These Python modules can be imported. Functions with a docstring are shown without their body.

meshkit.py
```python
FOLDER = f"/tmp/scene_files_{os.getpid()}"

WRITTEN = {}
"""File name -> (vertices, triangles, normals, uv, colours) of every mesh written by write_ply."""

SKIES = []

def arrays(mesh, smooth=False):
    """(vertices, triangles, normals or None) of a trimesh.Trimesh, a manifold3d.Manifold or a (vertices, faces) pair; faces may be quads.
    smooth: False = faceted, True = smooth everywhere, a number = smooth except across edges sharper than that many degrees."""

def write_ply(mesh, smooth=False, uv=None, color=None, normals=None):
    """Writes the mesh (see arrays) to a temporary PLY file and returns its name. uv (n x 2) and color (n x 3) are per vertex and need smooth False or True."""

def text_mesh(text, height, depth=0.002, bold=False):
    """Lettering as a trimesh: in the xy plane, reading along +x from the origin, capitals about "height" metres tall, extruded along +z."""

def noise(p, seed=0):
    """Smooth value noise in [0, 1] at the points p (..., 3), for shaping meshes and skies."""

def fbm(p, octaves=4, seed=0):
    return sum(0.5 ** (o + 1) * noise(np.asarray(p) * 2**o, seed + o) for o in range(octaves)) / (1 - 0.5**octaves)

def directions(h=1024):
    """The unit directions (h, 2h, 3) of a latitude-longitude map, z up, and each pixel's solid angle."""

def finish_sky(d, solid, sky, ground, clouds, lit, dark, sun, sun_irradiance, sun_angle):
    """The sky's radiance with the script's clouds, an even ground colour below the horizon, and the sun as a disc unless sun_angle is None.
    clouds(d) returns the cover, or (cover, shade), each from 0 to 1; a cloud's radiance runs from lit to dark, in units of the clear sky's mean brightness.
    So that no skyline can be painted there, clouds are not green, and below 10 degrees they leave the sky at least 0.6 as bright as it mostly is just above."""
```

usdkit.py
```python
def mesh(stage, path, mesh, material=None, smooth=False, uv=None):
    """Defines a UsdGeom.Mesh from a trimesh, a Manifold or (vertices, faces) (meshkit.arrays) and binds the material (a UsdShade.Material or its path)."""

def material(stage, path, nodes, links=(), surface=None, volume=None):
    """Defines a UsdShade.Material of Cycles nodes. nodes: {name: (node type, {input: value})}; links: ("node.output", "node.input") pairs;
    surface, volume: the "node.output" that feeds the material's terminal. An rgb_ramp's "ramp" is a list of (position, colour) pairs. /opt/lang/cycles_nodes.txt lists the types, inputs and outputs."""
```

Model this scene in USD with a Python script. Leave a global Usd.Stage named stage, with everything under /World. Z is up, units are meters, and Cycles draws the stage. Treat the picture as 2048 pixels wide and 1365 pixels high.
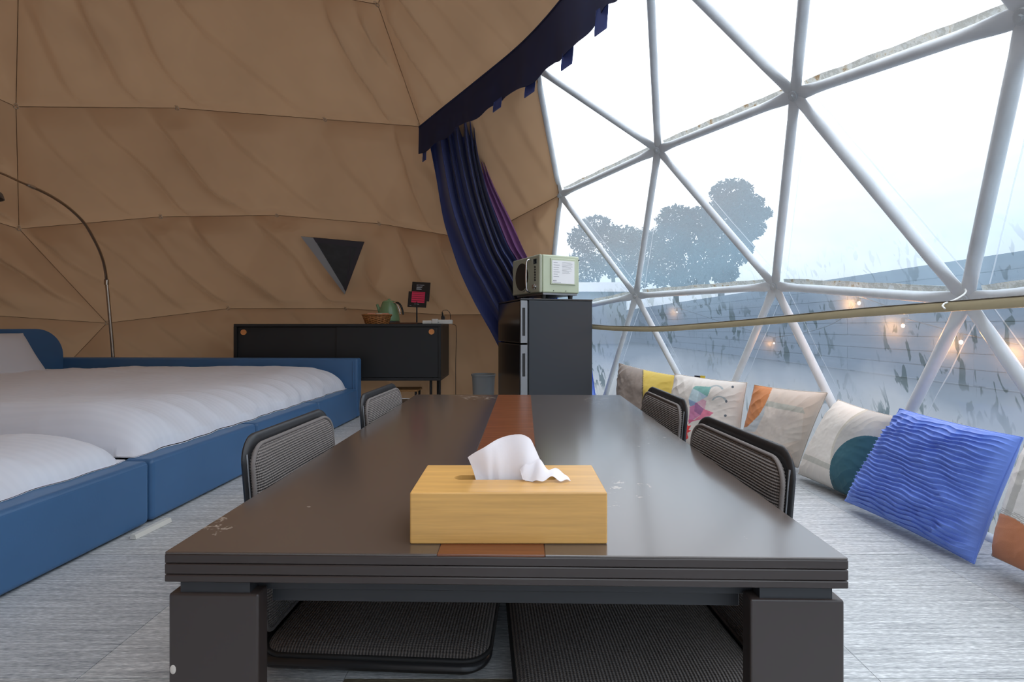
import math, random, itertools
import numpy as np
import trimesh
import manifold3d as m3
from shapely.geometry import Polygon
import meshkit, usdkit
from pxr import Usd, UsdGeom, UsdLux, UsdShade, Gf, Sdf, Vt

random.seed(7)
rng = np.random.default_rng(7)
stage = Usd.Stage.CreateInMemory()
UsdGeom.SetStageUpAxis(stage, UsdGeom.Tokens.z)
UsdGeom.SetStageMetersPerUnit(stage, 1.0)
UsdGeom.Xform.Define(stage, '/World')
UsdGeom.Scope.Define(stage, '/World/Looks')

# ------------------------------------------------------------------ camera, sky, exposure
F, PX, PY, EYE = 980.0, 1030.0, 654.0, 0.66
cam = UsdGeom.Camera.Define(stage, '/World/camera')
fl = 36.0 * F / 2048
cam.CreateHorizontalApertureAttr(36.0)
cam.CreateVerticalApertureAttr(36.0 * 1365 / 2048)
cam.CreateFocalLengthAttr(fl)
cam.CreateHorizontalApertureOffsetAttr((1024 - PX) / F * fl)
cam.CreateVerticalApertureOffsetAttr((PY - 682.5) / F * fl)
cam.CreateClippingRangeAttr(Gf.Vec2f(0.05, 500))
cam.AddTranslateOp().Set(Gf.Vec3d(0, 0, EYE))
cam.AddRotateXOp().Set(90.0)
cam.CreateExposureAttr(0.0)

SKY = 2.3
sky_mat = usdkit.material(stage, '/World/Looks/sky', {
    'tc': ('texture_coordinate', {}),
    'map': ('mapping', {'scale': (1.0, 1.0, 2.6)}),
    'n': ('noise_texture', {'scale': 2.1, 'detail': 5, 'roughness': 0.55, 'distortion': 0.3}),
    'ramp': ('rgb_ramp', {'ramp': [(0.3, (0.72, 0.80, 0.92)), (0.55, (0.94, 0.975, 1.03)), (0.75, (1.04, 1.05, 1.07))]}),
    'sep': ('separate_xyz', {}), 'cie': ('map_range', {'from_min': 0.0, 'from_max': 1.0, 'to_min': 0.36, 'to_max': 1.32, 'clamp': True}),   # overcast sky: zenith three times the horizon
    'mul': ('mix', {'mix_type': 'multiply', 'fac': 1.0}),
    'bg': ('background_shader', {'strength': SKY}),
}, [('tc.generated', 'map.vector'), ('map.vector', 'n.vector'), ('n.fac', 'ramp.fac'), ('tc.generated', 'sep.vector'), ('sep.z', 'cie.value'), ('ramp.color', 'mul.color1'), ('cie.result', 'mul.color2'), ('mul.color', 'bg.color')], surface='bg.background')
dome = UsdLux.DomeLight.Define(stage, '/World/sky_light')
dome.CreateIntensityAttr(1.0)
UsdShade.MaterialBindingAPI.Apply(dome.GetPrim()).Bind(sky_mat)

# ------------------------------------------------------------------ naming helpers
def numbered(parent, name):
    p, k = f'{parent}/{name}', 0
    while stage.GetPrimAtPath(p):
        k += 1
        p = f'{parent}/{name}_{k:03d}'
    return p

def tag(o, label=None, cat=None, group=None, kind=None):
    pr = o.GetPrim() if hasattr(o, 'GetPrim') else o
    for k, v in (('label', label), ('category', cat), ('group', group), ('kind', kind)):
        if v: pr.SetCustomDataByKey(k, v)
    return o

def path_of(parent):
    return '/World' if parent is None else str((parent.GetPrim() if hasattr(parent, 'GetPrim') else parent).GetPath())

def obj(name, mesh, mat, parent=None, smooth=35, label=None, color=None):
    p = numbered(path_of(parent), name)
    if isinstance(mesh, m3.Manifold):
        mm = mesh.to_mesh(); mesh = trimesh.Trimesh(mm.vert_properties[:, :3], mm.tri_verts, process=False)
    if color is not None: smooth = True
    m = usdkit.mesh(stage, p, mesh, M[mat] if isinstance(mat, str) else mat, smooth=smooth)
    if color is not None:
        UsdGeom.PrimvarsAPI(m).CreatePrimvar('print_color', Sdf.ValueTypeNames.Color3fArray, 'vertex').Set(Vt.Vec3fArray.FromNumpy(np.asarray(color, np.float32)))
    if label: m.GetPrim().SetCustomDataByKey('label', label)
    return m

def thing(name, label=None, cat=None, loc=(0, 0, 0), rz=0.0, group=None, kind=None, matrix=None):
    x = UsdGeom.Xform.Define(stage, numbered('/World', name))
    if matrix is not None:
        x.AddTransformOp().Set(Gf.Matrix4d(*np.asarray(matrix, float).T.ravel().tolist()))
    else:
        x.AddTranslateOp().Set(Gf.Vec3d(*map(float, loc)))
        x.AddRotateZOp().Set(float(rz))
    return tag(x, label, cat, group, kind)

def dup(root, loc, rz, label):
    was = root.GetPrim().GetCustomData()
    base = root.GetPrim().GetName()
    r = thing(base, label, was['category'], loc, rz, was.get('group'))
    r.GetPrim().GetReferences().AddInternalReference(root.GetPath())
    r.GetPrim().SetInstanceable(True)
    return r

# ------------------------------------------------------------------ geometry helpers
def Y(px, py, d): return np.array([(px - PX) * d / F, d, EYE - (py - PY) * d / F])
def G(px, py, z=0.0): return Y(px, py, (EYE - z) * F / (py - PY))

def rot(axis, deg):
    return trimesh.transformations.rotation_matrix(math.radians(deg), axis)[:3, :3]

def box(x0, x1, y0, y1, z0, z1):
    b = trimesh.creation.box((x1 - x0, y1 - y0, z1 - z0)); b.apply_translation(((x0 + x1) / 2, (y0 + y1) / 2, (z0 + z1) / 2)); return b

def cat(*ms):
    return trimesh.util.concatenate([to_tm(m) for m in ms])

def to_tm(m):
    if isinstance(m, m3.Manifold):
        mm = m.to_mesh(); return trimesh.Trimesh(mm.vert_properties[:, :3], mm.tri_verts, process=False)
    if isinstance(m, tuple):
        v, f, _ = meshkit.arrays(m); return trimesh.Trimesh(v, f, process=False)
    return m

def rbox(x0, x1, y0, y1, z0, z1, r=0.01, seg=16):
    s = m3.Manifold.sphere(r, seg)
    return to_tm(m3.Manifold.batch_hull([s.translate((x, y, z)) for x in (x0 + r, x1 - r) for y in (y0 + r, y1 - r) for z in (z0 + r, z1 - r)]))

def chamf(x0, x1, y0, y1, z0, z1, c=0.002):
    P = []
    for x, sx in ((x0, 1), (x1, -1)):
        for y, sy in ((y0, 1), (y1, -1)):
            for z, sz in ((z0, 1), (z1, -1)):
                P += [(x, y + sy * c, z + sz * c), (x + sx * c, y, z + sz * c), (x + sx * c, y + sy * c, z)]
    return to_tm(m3.Manifold.hull_points(np.array(P, np.float64)))

def spline(pts, n=40):
    p = np.asarray(pts, float)
    from scipy.interpolate import PchipInterpolator
    t = np.r_[0, np.cumsum(np.linalg.norm(np.diff(p, axis=0), axis=1))]
    return PchipInterpolator(t / t[-1], p)(np.linspace(0, 1, n))

def tube(pts, r, sides=10, caps=True):
    p = np.asarray(pts, float); n = len(p); rr = np.broadcast_to(r, (n,))
    t = np.gradient(p, axis=0); t /= np.linalg.norm(t, axis=1, keepdims=True) + 1e-12
    a = np.cross(t[0], [0, 0, 1.0] if abs(t[0][2]) < .9 else [1.0, 0, 0]); a /= np.linalg.norm(a)
    A = []
    for k in range(n):
        a = a - t[k] * (a @ t[k]); a /= np.linalg.norm(a); A.append(a)
    A = np.array(A); B = np.cross(t, A); ang = np.arange(sides) * 2 * np.pi / sides
    v = (p[:, None] + rr[:, None, None] * (np.cos(ang)[None, :, None] * A[:, None] + np.sin(ang)[None, :, None] * B[:, None])).reshape(-1, 3)
    f = []
    for i in range(n - 1):
        for j in range(sides):
            k = (j + 1) % sides
            f += [(i * sides + j, i * sides + k, (i + 1) * sides + k), (i * sides + j, (i + 1) * sides + k, (i + 1) * sides + j)]
    if caps:
        v = np.vstack([v, p[0], p[-1]])
        for j in range(sides):
            k = (j + 1) % sides
            f += [(len(v) - 2, k, j), (len(v) - 1, (n - 1) * sides + j, (n - 1) * sides + k)]
    return trimesh.Trimesh(v, np.array(f), process=False)

def lathe(profile, seg=32):
    p = np.asarray(profile, float); n = len(p); ang = np.arange(seg) * 2 * np.pi / seg
    v = np.stack([p[:, 0, None] * np.cos(ang), p[:, 0, None] * np.sin(ang), np.repeat(p[:, 1, None], seg, 1)], -1).reshape(-1, 3)
    i, j = np.meshgrid(np.arange(n - 1), np.arange(seg), indexing='ij'); k = (j + 1) % seg
    q = np.stack([i * seg + j, i * seg + k, (i + 1) * seg + k, (i + 1) * seg + j], -1).reshape(-1, 4)
    return to_tm((v, q))

def cyl(p0, p1, r, sides=20): return tube([p0, p1], r, sides)

def grid_faces(nu, nv, flip=False):
    i, j = np.meshgrid(np.arange(nu - 1), np.arange(nv - 1), indexing='ij')
    q = np.stack([i * nv + j, (i + 1) * nv + j, (i + 1) * nv + j + 1, i * nv + j + 1], -1).reshape(-1, 4)
    return q[:, ::-1] if flip else q

def sheet(P, th=0.002):
    """A grid of points (nu, nv, 3) as a thin closed cloth."""
    nu, nv = P.shape[:2]
    du, dv = np.gradient(P, axis=0), np.gradient(P, axis=1)
    n = np.cross(du, dv); n /= np.linalg.norm(n, axis=2, keepdims=True) + 1e-12
    a, b = (P + n * th / 2).reshape(-1, 3), (P - n * th / 2).reshape(-1, 3)
    N = nu * nv; idx = np.arange(N).reshape(nu, nv)
    f = [grid_faces(nu, nv), grid_faces(nu, nv, True) + N]
    ring = np.r_[idx[0, :], idx[1:, -1], idx[-1, -2::-1], idx[-2:0:-1, 0]]
    nx = np.roll(ring, -1)
    f.append(np.stack([ring, nx, nx + N, ring + N], 1)[:, ::-1])
    return to_tm((np.vstack([a, b]), np.vstack(f)))

def roundrect(w, h, r, n=96, r_bottom=None):
    out = []
    rb = r if r_bottom is None else r_bottom
    for cx, cy, a0, q in ((w / 2 - r, h / 2 - r, 0, r), (-w / 2 + r, h / 2 - r, 90, r), (-w / 2 + rb, -h / 2 + rb, 180, rb), (w / 2 - rb, -h / 2 + rb, 270, rb)):
        for t in np.radians(a0 + np.linspace(0, 90, n // 4)): out.append((cx + q * math.cos(t), cy + q * math.sin(t)))
    return np.array(out)

def pad(outline, th, bulge=0.0, edge=0.2, rings=14):
    """A soft slab: outline in (u, v), thickness along w with rounded edges."""
    n = len(outline); rr = np.r_[0.0, np.sin(np.linspace(0.12, 1, rings) * np.pi / 2)]
    top, bot = [], []
    for r in rr[1:]:
        e = max(0.0, (r - (1 - edge)) / edge)
        hgt = th / 2 * math.sqrt(max(0.0, 1 - e ** 2.2)) + bulge * (1 - r * r)
        top.append(np.c_[outline * r, np.full(n, hgt)]); bot.append(np.c_[outline * r, np.full(n, -th / 2 * math.sqrt(max(0.0, 1 - e ** 2.2)))])
    v = np.vstack([[[0, 0, th / 2 + bulge]]] + top + [[[0, 0, -th / 2]]] + bot)
    f = []; k = np.arange(n); k1 = (k + 1) % n
    b0 = 1 + rings * n
    f += [np.stack([np.zeros(n, int), 1 + k, 1 + k1], 1), np.stack([np.full(n, b0), b0 + 1 + k1, b0 + 1 + k], 1)]
    for i in range(rings - 1):
        o, o2 = 1 + i * n, 1 + (i + 1) * n
        f += [np.stack([o + k, o2 + k, o2 + k1], 1), np.stack([o + k, o2 + k1, o + k1], 1)]
        o, o2 = b0 + 1 + i * n, b0 + 1 + (i + 1) * n
        f += [np.stack([o + k, o2 + k1, o2 + k], 1), np.stack([o + k, o + k1, o2 + k1], 1)]
    o, o2 = 1 + (rings - 1) * n, b0 + 1 + (rings - 1) * n
    f += [np.stack([o + k, o2 + k, o2 + k1], 1), np.stack([o + k, o2 + k1, o + k1], 1)]
    return trimesh.Trimesh(v, np.vstack(f), process=False)

def warp(mesh, fn):
    m = to_tm(mesh).copy(); m.vertices = fn(np.array(m.vertices)); return m

def moved(mesh, R=None, t=(0, 0, 0)):
    m = to_tm(mesh).copy(); v = np.array(m.vertices)
    if R is not None: v = v @ np.asarray(R).T
    m.vertices = v + np.asarray(t, float); return m

# ------------------------------------------------------------------ materials
M = {}
def mat(name, color, rough=0.5, metal=0.0, var=0.0, vscale=8.0, bump=0.0, bscale=60.0, stretch=(1, 1, 1), coat=0.0, spec=0.5, sheen=0.0, coord='object'):
    nodes = {'p': ('principled_bsdf', {'base_color': color, 'roughness': rough, 'metallic': metal, 'coat_weight': coat, 'specular_ior_level': spec, 'sheen_weight': sheen})}
    links = []
    if var or bump:
        nodes['tc'] = ('texture_coordinate', {}); nodes['map'] = ('mapping', {'scale': stretch}); links.append(('tc.' + coord, 'map.vector'))
    if var:
        c = np.array(color)
        nodes['n'] = ('noise_texture', {'scale': vscale, 'detail': 5, 'roughness': 0.6})
        nodes['r'] = ('rgb_ramp', {'ramp': [(0.25, tuple(c * (1 - var))), (0.75, tuple(np.minimum(c * (1 + var), 1)))]})
        links += [('map.vector', 'n.vector'), ('n.fac', 'r.fac'), ('r.color', 'p.base_color')]
    if bump:
        nodes['nb'] = ('noise_texture', {'scale': bscale, 'detail': 3}); nodes['b'] = ('bump', {'strength': bump, 'distance': 0.004})
        links += [('map.vector', 'nb.vector'), ('nb.fac', 'b.height'), ('b.normal', 'p.normal')]
    M[name] = usdkit.material(stage, f'/World/Looks/{name}', nodes, links, surface='p.BSDF'); return M[name]

mat('table_brown', (0.0265, 0.0190, 0.0170), 0.33, var=0.06, vscale=3, spec=0.6)
# worn table top: small pale scuffs of their own shape
M['table_top'] = usdkit.material(stage, '/World/Looks/table_top', {
    'tc': ('texture_coordinate', {}),
    'm1': ('mapping', {'scale': (1, 1, 1)}), 'n1': ('noise_texture', {'scale': 38, 'detail': 6, 'roughness': 0.75}),
    'm2': ('mapping', {'scale': (1, 1, 1)}), 'n2': ('noise_texture', {'scale': 2.6, 'detail': 2}),
    'mul': ('math', {'math_type': 'multiply'}), 'rp': ('rgb_ramp', {'ramp': [(0.394, (0, 0, 0)), (0.408, (0.30, 0.30, 0.30))]}),
    'mg': ('mapping', {'scale': (60, 1.2, 1)}), 'ng': ('noise_texture', {'scale': 5, 'detail': 4}),
    'rg': ('rgb_ramp', {'ramp': [(0.3, (0.039, 0.028, 0.023)), (0.7, (0.044, 0.032, 0.026))]}),
    'mix': ('mix', {'color2': (0.55, 0.45, 0.36)}),
    'b': ('bump', {'strength': 0.015, 'distance': 0.002}),
    'p': ('principled_bsdf', {'roughness': 0.20, 'specular_ior_level': 1.0, 'coat_weight': 0.7, 'coat_roughness': 0.16})},
    [('tc.object', 'm1.vector'), ('m1.vector', 'n1.vector'), ('tc.object', 'm2.vector'), ('m2.vector', 'n2.vector'), ('n1.fac', 'mul.value1'), ('n2.fac', 'mul.value2'),
     ('mul.value', 'rp.fac'), ('rp.color', 'mix.fac'), ('tc.object', 'mg.vector'), ('mg.vector', 'ng.vector'), ('ng.fac', 'rg.fac'), ('rg.color', 'mix.color1'),
     ('mix.color', 'p.base_color'), ('ng.fac', 'b.height'), ('b.normal', 'p.normal')], surface='p.BSDF')
mat('inlay_wood', (0.105, 0.033, 0.012), 0.22, var=0.35, vscale=5, stretch=(1, 22, 1), bump=0.06, bscale=9, spec=0.6)
mat('bamboo', (0.57, 0.315, 0.095), 0.30, var=0.16, vscale=4, stretch=(1.6, 22, 40), bump=0.02, bscale=10)
mat('bamboo_inside', (0.35, 0.2, 0.07), 0.6)
mat('apron_black', (0.022, 0.023, 0.026), 0.5)
mat('black_plastic', (0.012, 0.012, 0.013), 0.32)
mat('black_rubber', (0.01, 0.01, 0.01), 0.6)
mat('chrome', (0.75, 0.75, 0.77), 0.18, metal=1.0)
mat('silver', (0.26, 0.27, 0.285), 0.38, metal=0.6)
mat('steel_pole', (0.42, 0.36, 0.30), 0.3, metal=1.0)
mat('blue_leather', (0.050, 0.130, 0.265), 0.42, var=0.10, vscale=3, bump=0.05, bscale=160)
mat('white_strut', (0.63, 0.665, 0.69), 0.45, var=0.10, vscale=9, metal=0.0)
mat('hub_steel', (0.52, 0.55, 0.57), 0.5, var=0.15, vscale=20)
mat('rail_tan', (0.44, 0.38, 0.24), 0.5, var=0.12, vscale=6)
mat('rail_dark', (0.07, 0.06, 0.045), 0.6)
mat('sideboard_black', (0.013, 0.0145, 0.016), 0.45, var=0.1, vscale=5)
mat('sideboard_side', (0.009, 0.009, 0.009), 0.5)
mat('copper', (0.72, 0.30, 0.10), 0.35, metal=0.3)
mat('fridge_black', (0.010, 0.010, 0.012), 0.16, spec=0.6)
mat('fridge_side', (0.034, 0.039, 0.045), 0.38, metal=0.35)
mat('sage', (0.47, 0.52, 0.37), 0.32, coat=0.2)
mat('sage_front', (0.38, 0.40, 0.30), 0.35, coat=0.2)
mat('dark_glass', (0.008, 0.012, 0.016), 0.10, spec=0.25)
mat('paper', (0.80, 0.80, 0.80), 0.6)
mat('print_grey', (0.30, 0.30, 0.32), 0.7)
mat('print_light', (0.45, 0.48, 0.52), 0.7)
mat('pink_sheet', (0.75, 0.03, 0.10), 0.6)
mat('print_red', (0.25, 0.01, 0.02), 0.6)
mat('wicker', (0.34, 0.135, 0.035), 0.6, var=0.4, vscale=60)
mat('sachet_pink', (0.75, 0.36, 0.28), 0.4)
mat('sachet_white', (0.75, 0.72, 0.68), 0.4)
mat('kettle_green', (0.17, 0.30, 0.15), 0.3, coat=0.3)
mat('white_plastic', (0.72, 0.71, 0.66), 0.4)
mat('bin_grey', (0.30, 0.33, 0.34), 0.5)
mat('oak', (0.36, 0.18, 0.06), 0.5, var=0.3, vscale=6, stretch=(1, 18, 18))
mat('walnut_tray', (0.10, 0.04, 0.02), 0.45, var=0.2)
mat('grommet', (0.55, 0.48, 0.38), 0.35, metal=0.7)
mat('screen_mesh', (0.050, 0.052, 0.055), 0.7, var=0.25, vscale=14)
mat('window_binding', (0.36, 0.37, 0.38), 0.55)
mat('window_binding_dark', (0.05, 0.045, 0.055), 0.6)
mat('tag_dark', (0.01, 0.01, 0.02), 0.7)
mat('tag_yellow', (0.65, 0.5, 0.06), 0.7)
mat('fence_board', (0.060, 0.078, 0.105), 0.6, var=0.15, vscale=2, stretch=(1, .2, 6), coord='object')
mat('ground', (0.035, 0.042, 0.052), 0.9, var=0.2, vscale=1.5)
mat('bark', (0.06, 0.05, 0.04), 0.9, var=0.3)
mat('house_wall', (0.15, 0.15, 0.15), 0.8)
mat('house_roof', (0.26, 0.24, 0.24), 0.6)
mat('shade_metal', (0.03, 0.03, 0.035), 0.35)
mat('bracket_white', (0.72, 0.70, 0.64), 0.4)

def cloth(name, color, trans=0.12, bump=0.25, bscale=900, rough=0.85, sheen=0.15, var=0.06, vscale=7):
    c = np.array(color)
    M[name] = usdkit.material(stage, f'/World/Looks/{name}', {
        'tc': ('texture_coordinate', {}), 'n': ('noise_texture', {'scale': vscale, 'detail': 4}),
        'r': ('rgb_ramp', {'ramp': [(0.3, tuple(c * (1 - var))), (0.7, tuple(c * (1 + var)))]}),
        'nb': ('noise_texture', {'scale': bscale, 'detail': 2}), 'b': ('bump', {'strength': bump, 'distance': 0.0015}),
        'p': ('principled_bsdf', {'roughness': rough, 'sheen_weight': sheen}),
        't': ('translucent_bsdf', {}), 'm': ('mix_closure', {'fac': trans})},
        [('tc.object', 'n.vector'), ('n.fac', 'r.fac'), ('r.color', 'p.base_color'), ('r.color', 't.color'), ('tc.object', 'nb.vector'), ('nb.fac', 'b.height'), ('b.normal', 'p.normal'),
         ('p.BSDF', 'm.closure1'), ('t.BSDF', 'm.closure2')], surface='m.closure')
    return M[name]

cloth('lining', (0.455, 0.282, 0.158), trans=0.042, bump=0.12, bscale=420, var=0.05, vscale=3)
cloth('navy_cloth', (0.021, 0.034, 0.15), trans=0.05, rough=0.6, sheen=0.25, bump=0.1)
cloth('valance_navy', (0.009, 0.014, 0.055), trans=0.03, rough=0.8, bump=0.05, sheen=0.0)
cloth('blue_tab', (0.03, 0.05, 0.20), trans=0.25, rough=0.7, bump=0.1)
cloth('purple_cloth', (0.32, 0.13, 0.33), trans=0.25, bump=0.1)
cloth('tissue', (0.88, 0.86, 0.88), trans=0.45, bump=0.1, bscale=300)
cloth('blue_rib', (0.16, 0.27, 0.74), trans=0.0, bump=0.2, bscale=600, var=0.04)
cloth('pillow_white', (0.66, 0.66, 0.70), trans=0.0, bump=0.1, bscale=500, var=0.02)

M['duvet'] = usdkit.material(stage, '/World/Looks/duvet', {
    'tc': ('texture_coordinate', {}), 'sep': ('separate_xyz', {}),
    'w': ('math', {'math_type': 'multiply', 'value2': 2 * math.pi / 0.026}), 's': ('math', {'math_type': 'sine'}),
    'r': ('map_range', {'from_min': -0.4, 'from_max': 0.4, 'to_min': 0.0, 'to_max': 1.0, 'clamp': True}),
    'c': ('mix', {'color1': (0.75, 0.775, 0.845), 'color2': (0.765, 0.79, 0.86)}), 'ro': ('map_range', {'to_min': 0.7, 'to_max': 0.5}),
    'nb': ('noise_texture', {'scale': 9, 'detail': 5}), 'b': ('bump', {'strength': 0.25, 'distance': 0.012}),
    'p': ('principled_bsdf', {'sheen_weight': 0.1})},
    [('tc.object', 'sep.vector'), ('sep.y', 'w.value1'), ('w.value', 's.value1'), ('s.value', 'r.value'), ('r.result', 'c.fac'), ('c.color', 'p.base_color'),
     ('r.result', 'ro.value'), ('ro.result', 'p.roughness'), ('tc.object', 'nb.vector'), ('nb.fac', 'b.height'), ('b.normal', 'p.normal')], surface='p.BSDF')

def ribbed(name, axis, dark, light, period=0.0072):
    other = {'x': 'y', 'y': 'x', 'z': 'y'}[axis]
    M[name] = usdkit.material(stage, f'/World/Looks/{name}', {
        'tc': ('texture_coordinate', {}), 'sep': ('separate_xyz', {}),
        'a': ('math', {'math_type': 'multiply', 'value2': 2 * math.pi / period}), 'sa': ('math', {'math_type': 'sine'}),
        'o': ('math', {'math_type': 'multiply', 'value2': 2 * math.pi / (period * 0.72)}), 'so': ('math', {'math_type': 'sine'}),
        'k': ('math', {'math_type': 'multiply', 'value2': 0.35}), 'add': ('math', {'math_type': 'add'}),
        'r': ('map_range', {'from_min': -1.1, 'from_max': 1.0, 'clamp': True}),
        'c': ('mix', {'color1': dark, 'color2': light}), 'b': ('bump', {'strength': 0.8, 'distance': 0.003}),
        'p': ('principled_bsdf', {'roughness': 0.75, 'sheen_weight': 0.1})},
        [('tc.object', 'sep.vector'), (f'sep.{axis}', 'a.value1'), ('a.value', 'sa.value1'), (f'sep.{other}', 'o.value1'), ('o.value', 'so.value1'), ('so.value', 'k.value1'),
         ('sa.value', 'add.value1'), ('k.value', 'add.value2'), ('add.value', 'r.value'), ('r.result', 'c.fac'), ('c.color', 'p.base_color'), ('add.value', 'b.height'), ('b.normal', 'p.normal')], surface='p.BSDF')
ribbed('rib_back', 'z', (0.062, 0.050, 0.044), (0.27, 0.228, 0.205), 0.0052)
ribbed('rib_seat', 'x', (0.022, 0.018, 0.016), (0.20, 0.17, 0.15), 0.0060)
mat('thread_brown', (0.19, 0.115, 0.06), 0.9)
mat('seam_pale', (0.55, 0.50, 0.45), 0.85)
mat('piping_cloth', (0.16, 0.14, 0.13), 0.8, bump=0.2, bscale=500)

def printed(name, bump=0.15):
    M[name] = usdkit.material(stage, f'/World/Looks/{name}', {
        'at': ('attribute', {'attribute': 'print_color'}), 'tc': ('texture_coordinate', {}), 'nb': ('noise_texture', {'scale': 700, 'detail': 2}),
        'b': ('bump', {'strength': bump, 'distance': 0.002}), 'p': ('principled_bsdf', {'roughness': 0.85, 'sheen_weight': 0.1})},
        [('at.color', 'p.base_color'), ('tc.object', 'nb.vector'), ('nb.fac', 'b.height'), ('b.normal', 'p.normal')], surface='p.BSDF')
printed('cushion_print')

def carpet(name, lo, hi):
    M[name] = usdkit.material(stage, f'/World/Looks/{name}', {
        'g': ('geometry', {}), 'm': ('mapping', {'scale': (5, 130, 1)}), 'n': ('noise_texture', {'scale': 1.0, 'detail': 4, 'roughness': 0.7}),
        'm2': ('mapping', {'scale': (60, 420, 1)}), 'n2': ('noise_texture', {'scale': 1.0, 'detail': 2}), 'mf': ('mix_float', {'fac': 0.45}),
        'r': ('rgb_ramp', {'ramp': [(0.34, lo), (0.52, tuple((np.array(lo) + hi) / 2)), (0.64, hi)]}),
        'b': ('bump', {'strength': 0.5, 'distance': 0.004}), 'p': ('principled_bsdf', {'roughness': 0.95, 'specular_ior_level': 0.2})},
        [('g.position', 'm.vector'), ('m.vector', 'n.vector'), ('g.position', 'm2.vector'), ('m2.vector', 'n2.vector'), ('n.fac', 'mf.a'), ('n2.fac', 'mf.b'), ('mf.result', 'r.fac'),
         ('r.color', 'p.base_color'), ('mf.result', 'b.height'), ('b.normal', 'p.normal')], surface='p.BSDF')
carpet('carpet', (0.26, 0.27, 0.28), (0.78, 0.79, 0.78))
carpet('carpet_cool', (0.24, 0.255, 0.275), (0.72, 0.74, 0.75))
carpet('carpet_pale', (0.28, 0.29, 0.30), (0.82, 0.82, 0.81))
carpet('carpet_brown', (0.07, 0.055, 0.04), (0.30, 0.26, 0.17))

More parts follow.
